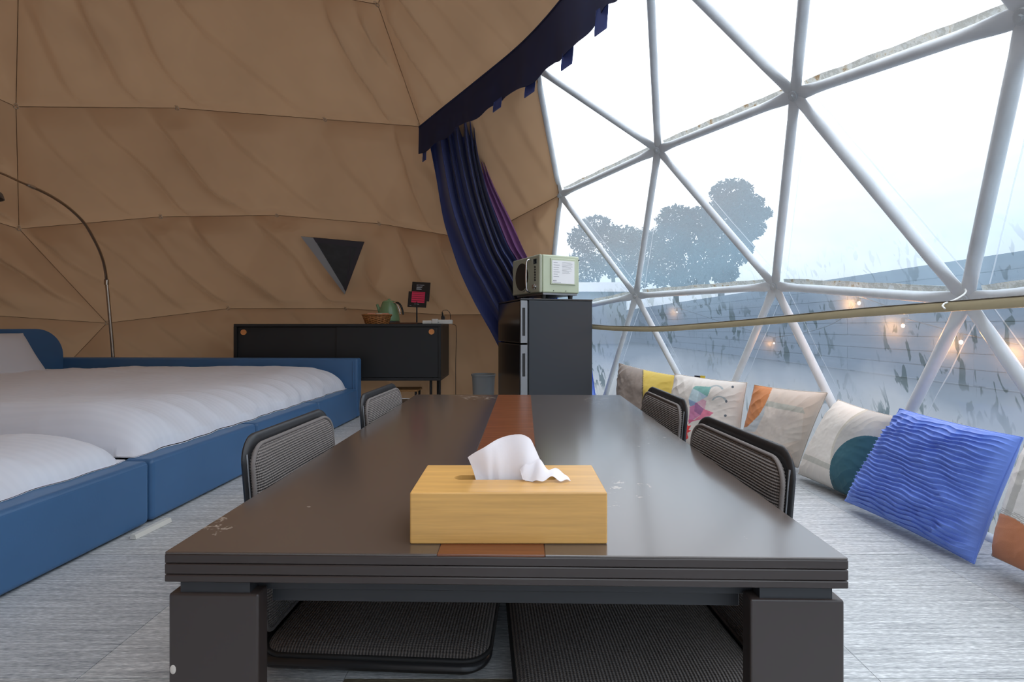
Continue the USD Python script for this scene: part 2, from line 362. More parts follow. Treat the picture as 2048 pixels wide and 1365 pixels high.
# clear PVC film: constant share of milky film, its tint and condensation by height and wiped drip marks
M['pvc'] = usdkit.material(stage, '/World/Looks/pvc', {
    'g': ('geometry', {}), 'sep': ('separate_xyz', {}),
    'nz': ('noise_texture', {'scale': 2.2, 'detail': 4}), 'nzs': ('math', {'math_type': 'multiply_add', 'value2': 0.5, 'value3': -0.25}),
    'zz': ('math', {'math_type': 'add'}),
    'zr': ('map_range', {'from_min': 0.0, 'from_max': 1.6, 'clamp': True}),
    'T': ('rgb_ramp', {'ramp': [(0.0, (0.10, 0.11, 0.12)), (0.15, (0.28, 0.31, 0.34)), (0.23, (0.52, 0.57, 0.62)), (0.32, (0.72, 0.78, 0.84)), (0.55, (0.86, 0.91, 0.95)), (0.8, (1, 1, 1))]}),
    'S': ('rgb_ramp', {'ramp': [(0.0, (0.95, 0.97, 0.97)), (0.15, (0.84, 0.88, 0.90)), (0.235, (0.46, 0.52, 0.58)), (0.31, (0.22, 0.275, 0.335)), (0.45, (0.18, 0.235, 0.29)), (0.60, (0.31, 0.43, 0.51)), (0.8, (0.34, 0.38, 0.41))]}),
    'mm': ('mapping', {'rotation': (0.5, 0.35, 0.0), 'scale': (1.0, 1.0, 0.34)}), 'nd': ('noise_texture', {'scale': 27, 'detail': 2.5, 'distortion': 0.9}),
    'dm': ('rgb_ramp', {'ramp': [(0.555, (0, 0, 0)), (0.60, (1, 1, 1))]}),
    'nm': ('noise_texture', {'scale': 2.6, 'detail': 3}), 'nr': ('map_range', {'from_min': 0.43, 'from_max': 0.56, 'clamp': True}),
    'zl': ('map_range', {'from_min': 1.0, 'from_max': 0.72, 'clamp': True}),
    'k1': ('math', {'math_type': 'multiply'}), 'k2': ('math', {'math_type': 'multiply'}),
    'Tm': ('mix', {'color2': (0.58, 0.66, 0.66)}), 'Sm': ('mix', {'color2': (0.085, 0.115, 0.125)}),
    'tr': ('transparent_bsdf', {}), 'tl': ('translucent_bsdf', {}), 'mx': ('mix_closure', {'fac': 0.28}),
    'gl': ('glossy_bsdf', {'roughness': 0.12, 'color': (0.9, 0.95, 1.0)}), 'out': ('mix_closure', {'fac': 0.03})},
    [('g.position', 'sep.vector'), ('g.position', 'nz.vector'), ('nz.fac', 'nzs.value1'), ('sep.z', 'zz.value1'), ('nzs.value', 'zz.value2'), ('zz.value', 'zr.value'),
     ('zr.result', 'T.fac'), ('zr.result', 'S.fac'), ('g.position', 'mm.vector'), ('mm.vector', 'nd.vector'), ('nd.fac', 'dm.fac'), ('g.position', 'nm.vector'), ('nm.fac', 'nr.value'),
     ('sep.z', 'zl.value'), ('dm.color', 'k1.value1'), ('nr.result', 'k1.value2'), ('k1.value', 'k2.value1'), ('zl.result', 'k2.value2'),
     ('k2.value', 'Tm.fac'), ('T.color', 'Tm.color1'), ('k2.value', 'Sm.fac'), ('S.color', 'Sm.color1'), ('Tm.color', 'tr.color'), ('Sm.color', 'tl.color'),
     ('tr.BSDF', 'mx.closure1'), ('tl.BSDF', 'mx.closure2'), ('mx.closure', 'out.closure1'), ('gl.BSDF', 'out.closure2')], surface='out.closure')
# welded seam band of the film: milkier, with grime flakes
M['weld'] = usdkit.material(stage, '/World/Looks/weld', {
    'g': ('geometry', {}), 'n': ('noise_texture', {'scale': 22, 'detail': 6, 'roughness': 0.7}),
    'r': ('rgb_ramp', {'ramp': [(0.36, (0.66, 0.67, 0.66)), (0.47, (0.50, 0.49, 0.45)), (0.52, (0.70, 0.70, 0.68)), (0.60, (0.60, 0.57, 0.50)), (0.655, (0.36, 0.22, 0.08)), (0.70, (0.62, 0.60, 0.55))]}),
    'tr': ('transparent_bsdf', {'color': (0.85, 0.87, 0.88)}), 'tl': ('translucent_bsdf', {}), 'df': ('diffuse_bsdf', {}), 'm0': ('mix_closure', {'fac': 0.45}), 'mx': ('mix_closure', {'fac': 0.86})},
    [('g.position', 'n.vector'), ('n.fac', 'r.fac'), ('r.color', 'tl.color'), ('r.color', 'df.color'), ('tl.BSDF', 'm0.closure1'), ('df.BSDF', 'm0.closure2'), ('tr.BSDF', 'mx.closure1'), ('m0.closure', 'mx.closure2')], surface='mx.closure')
M['weld_line'] = usdkit.material(stage, '/World/Looks/weld_line', {
    'tr': ('transparent_bsdf', {'color': (0.82, 0.84, 0.86)}), 'tl': ('translucent_bsdf', {'color': (0.6, 0.6, 0.6)}), 'mx': ('mix_closure', {'fac': 0.20})},
    [('tr.BSDF', 'mx.closure1'), ('tl.BSDF', 'mx.closure2')], surface='mx.closure')
M['leaves'] = usdkit.material(stage, '/World/Looks/leaves', {
    'g': ('geometry', {}), 'r': ('rgb_ramp', {'ramp': [(0.0, (0.010, 0.034, 0.042)), (1.0, (0.028, 0.072, 0.082))]}),
    'd': ('diffuse_bsdf', {}), 't': ('translucent_bsdf', {}), 'm': ('mix_closure', {'fac': 0.3})},
    [('g.random_per_island', 'r.fac'), ('r.color', 'd.color'), ('r.color', 't.color'), ('d.BSDF', 'm.closure1'), ('t.BSDF', 'm.closure2')], surface='m.closure')
M['warm_bulb'] = usdkit.material(stage, '/World/Looks/warm_bulb', {'e': ('emission', {'color': (1.0, 0.40, 0.11), 'strength': 950.0})}, [], surface='e.emission')

# ------------------------------------------------------------------ the tent: a 4-frequency geodesic dome
CX, CY, RAD, PHI = -1.5475, 1.5241, 3.06, -0.15237
CEN = np.array([CX, CY, 0.0])
def sphere_hit(px, py, R):
    e = np.array([0, 0, EYE]); d = Y(px, py, 1.0) - e; d /= np.linalg.norm(d); o = e - CEN
    b = o @ d; return e + d * (-b + math.sqrt(b * b - (o @ o - R * R)))

def geodesic(V=4):
    p = [(0, 0, 1)]; a = math.atan(.5)
    for k in range(5): p.append((math.cos(a) * math.cos(2 * np.pi * k / 5), math.cos(a) * math.sin(2 * np.pi * k / 5), math.sin(a)))
    for k in range(5): p.append((math.cos(a) * math.cos(2 * np.pi * (k + .5) / 5), math.cos(a) * math.sin(2 * np.pi * (k + .5) / 5), -math.sin(a)))
    p.append((0, 0, -1)); p = np.array(p)
    d = np.linalg.norm(p[:, None] - p[None], axis=2); e = d[d > 0].min(); pts = []
    for t in itertools.combinations(range(12), 3):
        if all(abs(d[i, j] - e) < 1e-6 for i, j in itertools.combinations(t, 2)):
            A, B, C = p[list(t)]
            for i in range(V + 1):
                for j in range(V + 1 - i):
                    q = (A * i + B * j + C * (V - i - j)) / V; pts.append(q / np.linalg.norm(q))
    u = []
    for q in pts:
        if not any(np.linalg.norm(q - r) < 1e-6 for r in u): u.append(q)
    return np.array(u)
U = geodesic()
cph, sph = math.cos(PHI), math.sin(PHI)
HUB = np.stack([RAD * (cph * U[:, 0] - sph * U[:, 1]) + CX, RAD * (sph * U[:, 0] + cph * U[:, 1]) + CY, RAD * U[:, 2]], 1)
# the tent is not a perfect sphere: hubs sit a few centimetres off it (measured)
for i, (px, py) in {2: (1316, 300), 3: (1590, 190), 1: (1120, 390), 57: (1272, 592), 59: (1550, 573), 60: (1932, 600), 6: (1072, 135), 4: (2054, 28), 80: (214, 646), 83: (457, 617), 85: (692, 617),
                    25: (38, 457), 26: (322, 433), 27: (555, 430), 28: (760, 447), 29: (32, 212), 30: (355, 215), 31: (652, 238), 9: (757, 7), 5: (842, 252), 7: (1297, -102), 8: (1653, -474), 54: (1096, 628), 53: (1204, 815)}.items():
    HUB[i] = Y(px, py, HUB[i][1])
live = [i for i in range(len(U)) if U[i, 2] > -0.05]
near = {i: [j for j in live if j != i and np.linalg.norm(U[i] - U[j]) < 0.36] for i in live}
FACES = [t for i in live for t in itertools.combinations([i] + near[i], 3) if t[0] == i and all(b in near[a] for a, b in itertools.combinations(t, 2)) and i == min(t)]
clear = [t for t in FACES if U[list(t)].mean(0)[0] > 0.5]
lined = [t for t in FACES if t not in clear]
level = {i: int(np.searchsorted([0.1, 0.38, 0.6, 0.8, 0.92, 0.99], U[i, 2])) for i in live}

# --- clear side: film panes, welded bands, struts, hub bolts
win = thing('window_1', 'clear film half of the dome tent on white steel struts', kind='structure')
edges = {}
for t in clear:
    for e in itertools.combinations(sorted(t), 2): edges.setdefault(e, []).append(t)
for t in clear:
    A, B, C = HUB[list(t)]
    n = 9; P, idx = [], {}
    nrm = np.cross(B - A, C - A); nrm /= np.linalg.norm(nrm)
    if nrm @ (A - CEN) < 0: nrm = -nrm
    for i in range(n + 1):
        for j in range(n + 1 - i):
            k = n - i - j; idx[i, j] = len(P)
            w = np.array([i, j, k]) / n
            P.append(w[0] * A + w[1] * B + w[2] * C + nrm * (0.022 + 0.22 * w[0] * w[1] * w[2]))
    f = []
    for i in range(n):
        for j in range(n - i):
            f.append((idx[i, j], idx[i + 1, j], idx[i, j + 1]))
            if i + j < n - 1: f.append((idx[i + 1, j], idx[i + 1, j + 1], idx[i, j + 1]))
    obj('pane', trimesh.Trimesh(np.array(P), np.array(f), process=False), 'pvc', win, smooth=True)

def strut(a, b, r=0.0185):
    d = b - a; L = np.linalg.norm(d); d /= L
    out = (a + b) / 2 - CEN; out /= np.linalg.norm(out); out = out - d * (out @ d); out /= np.linalg.norm(out)
    side = np.cross(d, out)
    s = np.r_[0.012, 0.05, 0.075, 0.11, 0.16, L - 0.16, L - 0.11, L - 0.075, L - 0.05, L - 0.012]
    flat = np.r_[1, 1, .75, .25, 0, 0, .25, .75, 1, 1]
    ang = np.arange(14) * 2 * np.pi / 14
    V = []
    for q, f in zip(s, flat):
        ro, rs = r * (1 - 0.70 * f), r * (1 + 0.35 * f)
        V.append(a + d * q + np.outer(np.cos(ang) * ro, out) + np.outer(np.sin(ang) * rs, side))
    V = np.vstack(V); f = []
    for i in range(len(s) - 1):
        for j in range(14):
            k = (j + 1) % 14; f += [(i * 14 + j, i * 14 + k, (i + 1) * 14 + k), (i * 14 + j, (i + 1) * 14 + k, (i + 1) * 14 + j)]
    for o, flip in ((0, 1), ((len(s) - 1) * 14, 0)):
        for j in range(1, 13): f.append((o, o + j + 1, o + j) if flip else (o, o + j, o + j + 1))
    return trimesh.Trimesh(V, np.array(f), process=False)

used_hubs = set()
for (i, j), ts in edges.items():
    a, b = HUB[i], HUB[j]
    obj('strut', strut(a, b), 'white_strut', win, smooth=40)
    used_hubs |= {i, j}
    # welded film band beside the strut, on the film itself
    d = (b - a) / np.linalg.norm(b - a); mid = (a + b) / 2 - CEN; mid /= np.linalg.norm(mid)
    side = np.cross(d, mid); up = 1 if side[2] > 0 else -1
    horizontal = abs(d[2]) < 0.35
    out = mid * 0.020
    n = 16; bands = ((0.007, 0.036),) if horizontal else ((0.040, 0.0435),)
    for lo, hi in bands:
        st = []
        for q in np.linspace(0.05, 0.95, n):
            wob = 0.0012 * math.sin(9 * q * 3 + i) + 0.001 * math.sin(23 * q + j)
            base = a + (b - a) * q + out
            sd = up if horizontal else (1 if (side @ np.array([1.0, -0.4, 0.0])) > 0 else -1)
            st.append([base + side * sd * (lo + (0 if horizontal else wob * .6)), base + side * sd * (hi + wob)])
        if len(ts) == 2 and level[i] + level[j] > 0:
            obj('weld_band', sheet(np.array(st), 0.001), 'weld' if horizontal else 'weld_line', win, smooth=True)
for i in sorted(used_hubs):
    n = HUB[i] - CEN; n /= np.linalg.norm(n)
    obj('hub_bolt', cat(cyl(HUB[i] - n * 0.014, HUB[i] - n * 0.002, 0.019, 18), cyl(HUB[i] - n * 0.020, HUB[i] - n * 0.013, 0.008, 6)), 'hub_steel', win, smooth=30)

# --- lined side: quilted panels sewn along seams and tied at the hubs
seam_extra = {(25, 80), (25, 29), (5, 9), (29, 32), (9, 33), (80, 108)}
def is_seam(e):
    a, b = sorted(e)
    return level[a] == level[b] or (a, b) in seam_extra or (b, a) in seam_extra
parent = {t: t for t in lined}
def root_of(t):
    while parent[t] != t: t = parent[t]
    return t
edge_faces = {}
for t in lined:
    for e in itertools.combinations(sorted(t), 2): edge_faces.setdefault(e, []).append(t)
def azim(t):
    c = U[list(t)].mean(0); return math.degrees(math.atan2(c[1], c[0])) % 360
for e, ts in edge_faces.items():
    if len(ts) == 2 and not is_seam(e):
        if int((azim(ts[0]) + 8) // 180) != int((azim(ts[1]) + 8) // 180): seam_extra.add(e); continue
        parent[root_of(ts[0])] = root_of(ts[1])
groups = {}
for t in lined: groups.setdefault(root_of(t), []).append(t)

wall = thing('wall_back', 'tan quilted fabric lining of the dome tent wall', kind='structure')
ceil = thing('ceiling', 'tan quilted fabric lining of the dome tent roof', kind='structure')
WIN_TRI = [(603, 473), (729, 484), (690, 588)]

def seg_dist(P, a, b):
    d = b - a; t = np.clip(((P - a) @ d) / (d @ d), 0, 1)
    return np.linalg.norm(P - a - t[:, None] * d, axis=1)

def to_px(P): return np.stack([PX + F * P[:, 0] / P[:, 1], PY - F * (P[:, 2] - EYE) / P[:, 1]], 1)

win_c = sum((sphere_hit(px, py, 2.93) for px, py in WIN_TRI)) / 3
def lining_panel(faces):
    faceset = set(faces)
    seams = [(HUB[a], HUB[b]) for t in faces for a, b in itertools.combinations(sorted(t), 2) if is_seam((a, b)) or len([q for q in edge_faces[(a, b)] if q in faceset]) < 2]
    hubs = {i for t in faces for i in t}
    P, N, f = [], [], []
    in_view = any(HUB[i][1] > 1.0 for t in faces for i in t)
    n = 40 if in_view else 12
    for t in faces:
        A, B, C = HUB[list(t)]; o = len(P); idx = {}
        if np.cross(B - A, C - A) @ (A - CEN) > 0: B, C = C, B
        for i in range(n + 1):
            for j in range(n + 1 - i):
                idx[i, j] = o + len(idx); w = np.array([i, j, n - i - j]) / n
                P.append(w[0] * A + w[1] * B + w[2] * C)
        for i in range(n):
            for j in range(n - i):
                f.append((idx[i, j], idx[i + 1, j], idx[i, j + 1]))
                if i + j < n - 1: f.append((idx[i + 1, j], idx[i + 1, j + 1], idx[i, j + 1]))
    P = np.array(P); f = np.array(f)
    rad = P - CEN; rad /= np.linalg.norm(rad, axis=1, keepdims=True)
    s = np.min([seg_dist(P, a, b) for a, b in seams], axis=0)
    hd = np.min([np.linalg.norm(P - HUB[i], axis=1) for i in hubs], axis=0)
    az = -np.arctan2(P[:, 1] - CY, P[:, 0] - CX) * 2.9            # metres along the wall, rightwards in view
    az = np.where(az > 0, az - 2 * np.pi * 2.9, az)
    z = P[:, 2]
    lean = np.interp(az, [-9, -7.3, -6.5, -5.5, -4.5, -3.8], [1.1, 1.0, 0.92, 0.76, 0.45, 0.2])
    low = np.clip((0.92 - z) / 0.15, 0, 1)
    q = az + lean * (z - 0.10 * np.square(z - 1.5))
    wob = meshkit.fbm(P * 1.1 + 5, 3, 3) - 0.5
    ph = q / 0.325 + 0.75 * wob
    fr = ph - np.floor(ph)
    fold = np.where(fr < 0.16, np.sin(np.pi / 2 * fr / 0.16), 1 - ((fr - 0.16) / 0.84) ** 1.35)   # sharp rise, slow fall
    amp = np.clip(2.4 * (meshkit.noise(P * [1.3, 1.3, 1.1] + 11, 5) - 0.10), 0.30, 1.0)
    ph2 = q / 0.16 + 2.2 * (meshkit.fbm(P * 1.7 + 2, 3, 9) - 0.5)
    small = (1 - np.abs(2 * (ph2 - np.floor(ph2)) - 1)) * np.clip(3 * (meshkit.noise(P * 1.6 + 31, 8) - 0.62), 0, 1)
    env = np.minimum(1, s / 0.10) ** 0.8
    top = np.clip((z - 1.95) / 0.4, 0, 1)
    right = np.clip((P[:, 0] + 0.62) / 0.25, 0, 1) * (P[:, 1] > 1.5)
    calm = (1 - 0.70 * low) * (1 - 0.3 * top) * (1 - 0.75 * right)
    dsp = 0.055 * (1 - np.exp(-s / 0.16)) + env * calm * (0.105 * amp * fold + 0.040 * small)
    dsp += 0.030 * env * (meshkit.fbm(P * 2.3 + 40, 3, 2) - 0.5) * (low + right)
    dsp += 0.018 * low * env * (np.abs(np.sin(az * 5.2 + 2 * wob)) ** 0.6 - 0.5) * np.clip(1.6 * np.sin(z * 3.4 + 1.2), 0, 1)
    # folds pulled from the ties
    wd = np.linalg.norm(P - win_c, axis=1)
    dsp = dsp * np.clip((wd - 0.20) / 0.22, 0.15, 1)
    dsp *= np.clip(hd / 0.10, 0, 1) ** 0.5
    P2 = P - rad * (dsp[:, None] - 0.004 * np.exp(-s[:, None] / 0.01)) - rad * 0.012
    key = np.round(P, 4); _, first, inv = np.unique(key, axis=0, return_index=True, return_inverse=True)
    return trimesh.Trimesh(P2[first], inv.ravel()[f], process=False)

for g, faces in sorted(groups.items()):
    hi = max(level[i] for t in faces for i in t)
    obj('lining_panel', lining_panel(faces), 'lining', ceil if hi >= 4 else wall, smooth=True)
for i in sorted({i for t in lined for i in t}):
    if HUB[i][1] > 1.0 and level[i] > 0 and i not in used_hubs:
        n = CEN - HUB[i]; n /= np.linalg.norm(n); c = HUB[i] + n * 0.018
        a = np.cross(n, [0, 0, 1.0]); a /= np.linalg.norm(a); b = np.cross(n, a)
        ring = [c + 0.010 * (math.cos(t) * a + math.sin(t) * b) for t in np.linspace(0, 2 * np.pi, 15)]
        loop = [c - b * 0.012 + n * 0.004, c - b * 0.02 + a * 0.01 + n * 0.008, c - b * 0.03 + n * 0.01, c - b * 0.02 - a * 0.008 + n * 0.006, c - b * 0.012 + n * 0.004]
        obj('grommet', cat(tube(ring, 0.0032, 8, caps=False), tube(loop, 0.0018, 6)), 'grommet', ceil if level[i] >= 4 else wall, smooth=True)

# sewn seam threads along the visible lining seams
for (a, b), ts in sorted(edge_faces.items()):
    if (is_seam((a, b)) or len(ts) < 2) and min(HUB[a][1], HUB[b][1]) > 1.2 and max(level[a], level[b]) > 0 and (level[a], level[b]) != (0, 0):
        A, B = HUB[a], HUB[b]; n_ = (CEN - (A + B) / 2); n_ /= np.linalg.norm(n_)
        L = np.linalg.norm(B - A); q = [A + (B - A) * v + n_ * (0.0105 + 0.0012 * math.sin(v * 40)) for v in np.linspace(0.02, 0.98, 24)]
        obj('seam_thread', tube(q, 0.0017, 6), 'thread_brown', ceil if max(level[a], level[b]) >= 4 else wall, smooth=True)
# --- small triangular window in the lining
tri = [sphere_hit(px, py, 2.915) for px, py in WIN_TRI]
w2 = thing('window_2', 'small dark triangular mesh window set in the tan lining', kind='structure')
c = sum(tri) / 3; nin = np.cross(tri[1] - tri[0], tri[2] - tri[0]); nin /= np.linalg.norm(nin)
if nin @ (CEN - c) < 0: nin = -nin
def tri_plate(pts, lo, hi):
    pts = [np.asarray(p) for p in pts]
    return to_tm(m3.Manifold.hull_points(np.array([p + nin * lo for p in pts] + [p + nin * hi for p in pts])))
def toward(p, q, t): return p + (q - p) * t
inn = [toward(p, c, 0.10) for p in tri]
obj('mesh_screen', tri_plate([toward(p, c, 0.02) for p in tri], -0.012, 0.002), 'screen_mesh', w2, smooth=False)
obj('side_binding', tri_plate([tri[0], toward(tri[0], tri[1], 0.19), toward(tri[2], tri[1], 0.05), tri[2]], 0.0, 0.012), 'window_binding', w2, smooth=False, label='pale grey fabric strip')
obj('top_binding', tri_plate([toward(tri[0], tri[1], 0.16), tri[1], toward(tri[1], tri[2], 0.10), toward(toward(tri[0], tri[1], 0.2), tri[2], 0.08)], 0.0, 0.010), 'window_binding_dark', w2, smooth=False)
obj('side_binding', tri_plate([tri[1], toward(tri[1], tri[0], 0.09), toward(tri[2], tri[0], 0.05), tri[2]], 0.0, 0.009), 'window_binding_dark', w2, smooth=False)
obj('seam_tape', tri_plate([toward(tri[1], tri[0], 0.20), toward(tri[1], tri[0], 0.215), toward(toward(tri[2], tri[1], 0.2), tri[0], 0.05), toward(toward(tri[2], tri[1], 0.2), tri[0], 0.02)], 0.0, 0.005), 'window_binding_dark', w2, smooth=False)

# --- floor of carpet tiles on the round tent footprint
floor = thing('floor', 'streaky grey carpet tiles covering the tent floor', kind='structure')
th = np.radians(np.arange(0, 360, 6)); foot = Polygon([(CX + 3.02 * math.cos(t), CY + 3.02 * math.sin(t)) for t in th])
dark = {(-2, 1), (-3, 1)}
for i in range(-10, 5):
    for j in range(-4, 11):
        cell = Polygon([(0.18 + i * .5 + .0008, 0.42 + j * .5 + .0008), (0.18 + i * .5 + .4992, 0.42 + j * .5 + .0008), (0.18 + i * .5 + .4992, 0.42 + j * .5 + .4992), (0.18 + i * .5 + .0008, 0.42 + j * .5 + .4992)]).intersection(foot)
        if cell.is_empty or cell.area < 1e-4: continue
        tile = trimesh.creation.extrude_polygon(cell, 0.006, engine='earcut'); tile.apply_translation((0, 0, -0.006 - 0.0004 * ((i * 7 + j * 3) % 3)))
        obj('carpet_tile', tile, 'carpet_brown' if (i, j) in ((-1, 0),) else ('carpet', 'carpet_cool', 'carpet_pale')[(i * 5 + j * 3 + (i * j) % 2) % 3], floor, smooth=False)
base = trimesh.creation.extrude_polygon(Polygon([(CX + 3.3 * math.cos(t), CY + 3.3 * math.sin(t)) for t in th]), 0.1, engine='earcut'); base.apply_translation((0, 0, -0.115))
obj('subfloor', base, 'ground', floor, smooth=False)

# --- tan plastic rail bowed along the clear side
rail_px = [(1180, 653.5, 3.20), (1230, 657.5, 2.98), (1300, 659, 2.69), (1400, 653.5, 2.41), (1500, 646, 2.13), (1600, 637, 1.90), (1700, 628, 1.70), (1800, 620.5, 1.53), (1930, 612, 1.36), (2050, 604, 1.22), (2200, 594, 1.07), (2500, 575, 0.86)]
rp = spline([Y(*q) for q in rail_px], 60)
def strip(path, w, t):
    p = np.asarray(path); d = np.gradient(p, axis=0); d /= np.linalg.norm(d, axis=1, keepdims=True)
    s = np.cross(d, [0, 0, 1.0]); s /= np.linalg.norm(s, axis=1, keepdims=True)
    ring = [(-t, -w), (t, -w), (t * 1.3, -w * .4), (t * 1.3, w * .4), (t, w), (-t, w)]
    V = np.stack([p + s * a + np.array([0, 0, b]) for a, b in ring], 1).reshape(-1, 3); k = len(ring); f = []
    for i in range(len(p) - 1):
        for j in range(k):
            j1 = (j + 1) % k; f += [(i * k + j, i * k + j1, (i + 1) * k + j1), (i * k + j, (i + 1) * k + j1, (i + 1) * k + j)]
    for o, fl in ((0, 0), ((len(p) - 1) * k, 1)):
        for j in range(1, k - 1): f.append((o, o + j, o + j + 1) if fl else (o, o + j + 1, o + j))
    return trimesh.Trimesh(V, np.array(f), process=False)
rl = thing('rail', 'tan plastic rail bowed across the clear film panes', 'rail')
obj('rail_body', strip(rp, 0.0135, 0.008), 'rail_tan', rl, smooth=40)
obj('rail_groove', strip(rp + [0, 0, 0.0145], 0.0022, 0.007), 'rail_dark', rl, smooth=40, label='dark groove along the top of the rail')
tie = spline([HUB[60] + [-0.03, -0.03, 0.03], Y(1905, 602, 1.40), Y(1885, 610, 1.39), Y(1890, 618, 1.37)], 14)
obj('cord_tie', tube(tie, 0.0025, 6), 'white_plastic', rl, smooth=True)

# ------------------------------------------------------------------ curtain and valance
up_px = [(838, 256), (900, 206), (975, 146), (1050, 82), (1125, -2), (1185, -85), (1250, -190)]
up_pts = [sphere_hit(px, py, 2.90) for px, py in up_px]
L0 = sum(np.linalg.norm(b - a) for a, b in zip(up_pts[:-1], up_pts[1:]))
def dome_dir(x, y, z): d = np.array([cph * x - sph * y, sph * x + cph * y, z]); return CEN + 2.90 * d / np.linalg.norm(d)
up_pts += [dome_dir(*q) for q in ((.665, .10, .74), (.67, -.08, .74), (.63, -.26, .73), (.55, -.41, .73), (.45, -.54, .71), (.34, -.64, .69), (.23, -.72, .655))]
up3 = spline(up_pts, 230)
up3 = CEN + (up3 - CEN) / np.linalg.norm(up3 - CEN, axis=1, keepdims=True) * 2.90
vl = thing('valance', 'dark navy fabric valance arching up along the tent ceiling', 'valance')
n = len(up3); tt = np.r_[0, np.cumsum(np.linalg.norm(np.diff(up3, axis=0), axis=1))] / L0
drop = np.interp(tt, [0, .5, .72, 1], [0.165, 0.205, 0.25, 0.26]) + 0.034 * np.abs(np.sin(tt * 13.2 + 0.5)) + 0.008 * np.sin(tt * 47)
rows = []
tang = np.gradient(up3, axis=0); side = np.cross(tang, [0, 0, 1.0]); side /= np.linalg.norm(side, axis=1, keepdims=True)
for v in np.linspace(0, 1, 12):
    rows.append(up3 + np.c_[np.zeros(n), np.zeros(n), -drop * v] + side * (0.010 * v * np.sin(tt * 26) + 0.004 * np.sin(tt * 70 + 1) * v)[:, None])
obj('valance_band', sheet(np.array(rows), 0.003), 'valance_navy', vl, smooth=True)
obj('heading_tape', tube(up3 + [0, 0, 0.004], 0.006, 8), 'valance_navy', vl, smooth=True)
for (px, py, w, h) in ((848, 290, 0.032, 0.075), (991, 203, 0.058, 0.055), (1054, 151, 0.062, 0.06), (1127, 92, 0.056, 0.075), (1197, 18, 0.05, 0.10)):
    k = int(np.argmin([abs(to_px(q[None])[0][0] - px) for q in up3[:85]]))
    cpt = up3[k] + np.array([0.012, -0.012, -drop[k] - h * 0.22]); ax = np.array([0.8, -0.6, 0.25]); ax /= np.linalg.norm(ax)
    g = np.array([[cpt + ax * (a * w / 2) + np.array([0, 0, -1.0]) * (b * h / 2) + np.array([.3, -.6, 0]) * 0.012 * math.sin(2.4 * a + b) for b in np.linspace(-1, 1, 6)] for a in np.linspace(-1, 1, 9)])
    obj('tie_tab', sheet(g, 0.004), 'blue_tab', vl, smooth=True, label='blue tie tab hanging from the valance')
    obj('loose_thread', tube(spline([Y(1166, 40, up3[k][1]), Y(1168, 46, up3[k][1]), Y(1165, 52, up3[k][1])], 8), 0.0015, 5), 'valance_navy', vl, smooth=True) if px == 1127 else None

cu = thing('curtain', 'navy curtain gathered aside behind the fridge', 'curtain')
def drape(L, R, dL, dR, nf, amp, nv=70, nu=150, seed=0, sag=0.0, pw=1.0):
    Lp, Rp = spline(np.c_[np.array(L, float), dL], nv), spline(np.c_[np.array(R, float), dR], nv)
    u = np.linspace(0, 1, nu); out = np.zeros((nu, nv, 3))
    for j in range(nv):
        v = j / (nv - 1)
        a, b = Y(*Lp[j]), Y(*Rp[j])
        uu = (u + 0.02 * np.sin(2 * np.pi * u * 2 + 3 * v + seed)).clip(0, 1) ** pw
        base = a + (b - a) * u[:, None]
        ph = 2 * np.pi * nf * uu + 1.4 * np.sin(3.0 * v + seed) + 0.8 * np.sin(2 * np.pi * uu + 5 * v)
        A = amp * (0.55 + 0.9 * v * (1.2 - v)) * (1 - (0.55 * v * (1 - u) if pw > 1 else 0))
        base[:, 1] += A * (np.abs(np.sin(ph / 2)) ** 0.9 * 2 - 1) + 0.35 * A * np.sin(ph * 0.63 + seed)
        base[:, 2] -= sag * math.sin(math.pi * v) * np.sin(math.pi * u)
        out[:, j] = base
    return sheet(out, 0.003)
Lc = [(854, 262), (870, 349), (885, 437), (902, 494), (918, 540), (946, 600), (986, 672), (1016, 735)]
Rc = [(946, 222), (953, 290), (969, 362), (994, 439), (1017, 494), (1031, 517), (1062, 580), (1092, 660)]
obj('drape', drape(Lc, Rc, np.linspace(3.42, 3.74, 8), np.linspace(3.30, 3.66, 8), 5.6, 0.062, seed=0.4, pw=1.45), 'navy_cloth', cu, smooth=True)
Lp_ = [(938, 240), (945, 290), (960, 362), (984, 439), (1006, 494), (1022, 517), (1052, 580)]
Rp_ = [(949, 250), (962, 300), (984, 362), (1021, 439), (1045, 496), (1058, 522), (1086, 590)]
obj('lining_strip', drape(Lp_, Rp_, np.linspace(3.40, 3.76, 7), np.linspace(3.40, 3.76, 7), 3, 0.020, nu=60, seed=1.0), 'purple_cloth', cu, smooth=True, label='purple inner curtain edge')
Lb, Rb = [(1085, 585), (1100, 640), (1120, 700), (1130, 790), (1135, 830)], [(1110, 585), (1140, 640), (1174, 690), (1188, 760), (1196, 828)]
obj('lower_drape', drape(Lb, Rb, np.full(5, 3.70), np.full(5, 3.55), 5, 0.03, nu=80, seed=2.0), 'blue_rib', cu, smooth=True, label='brighter blue lower part of the curtain right of the fridge')

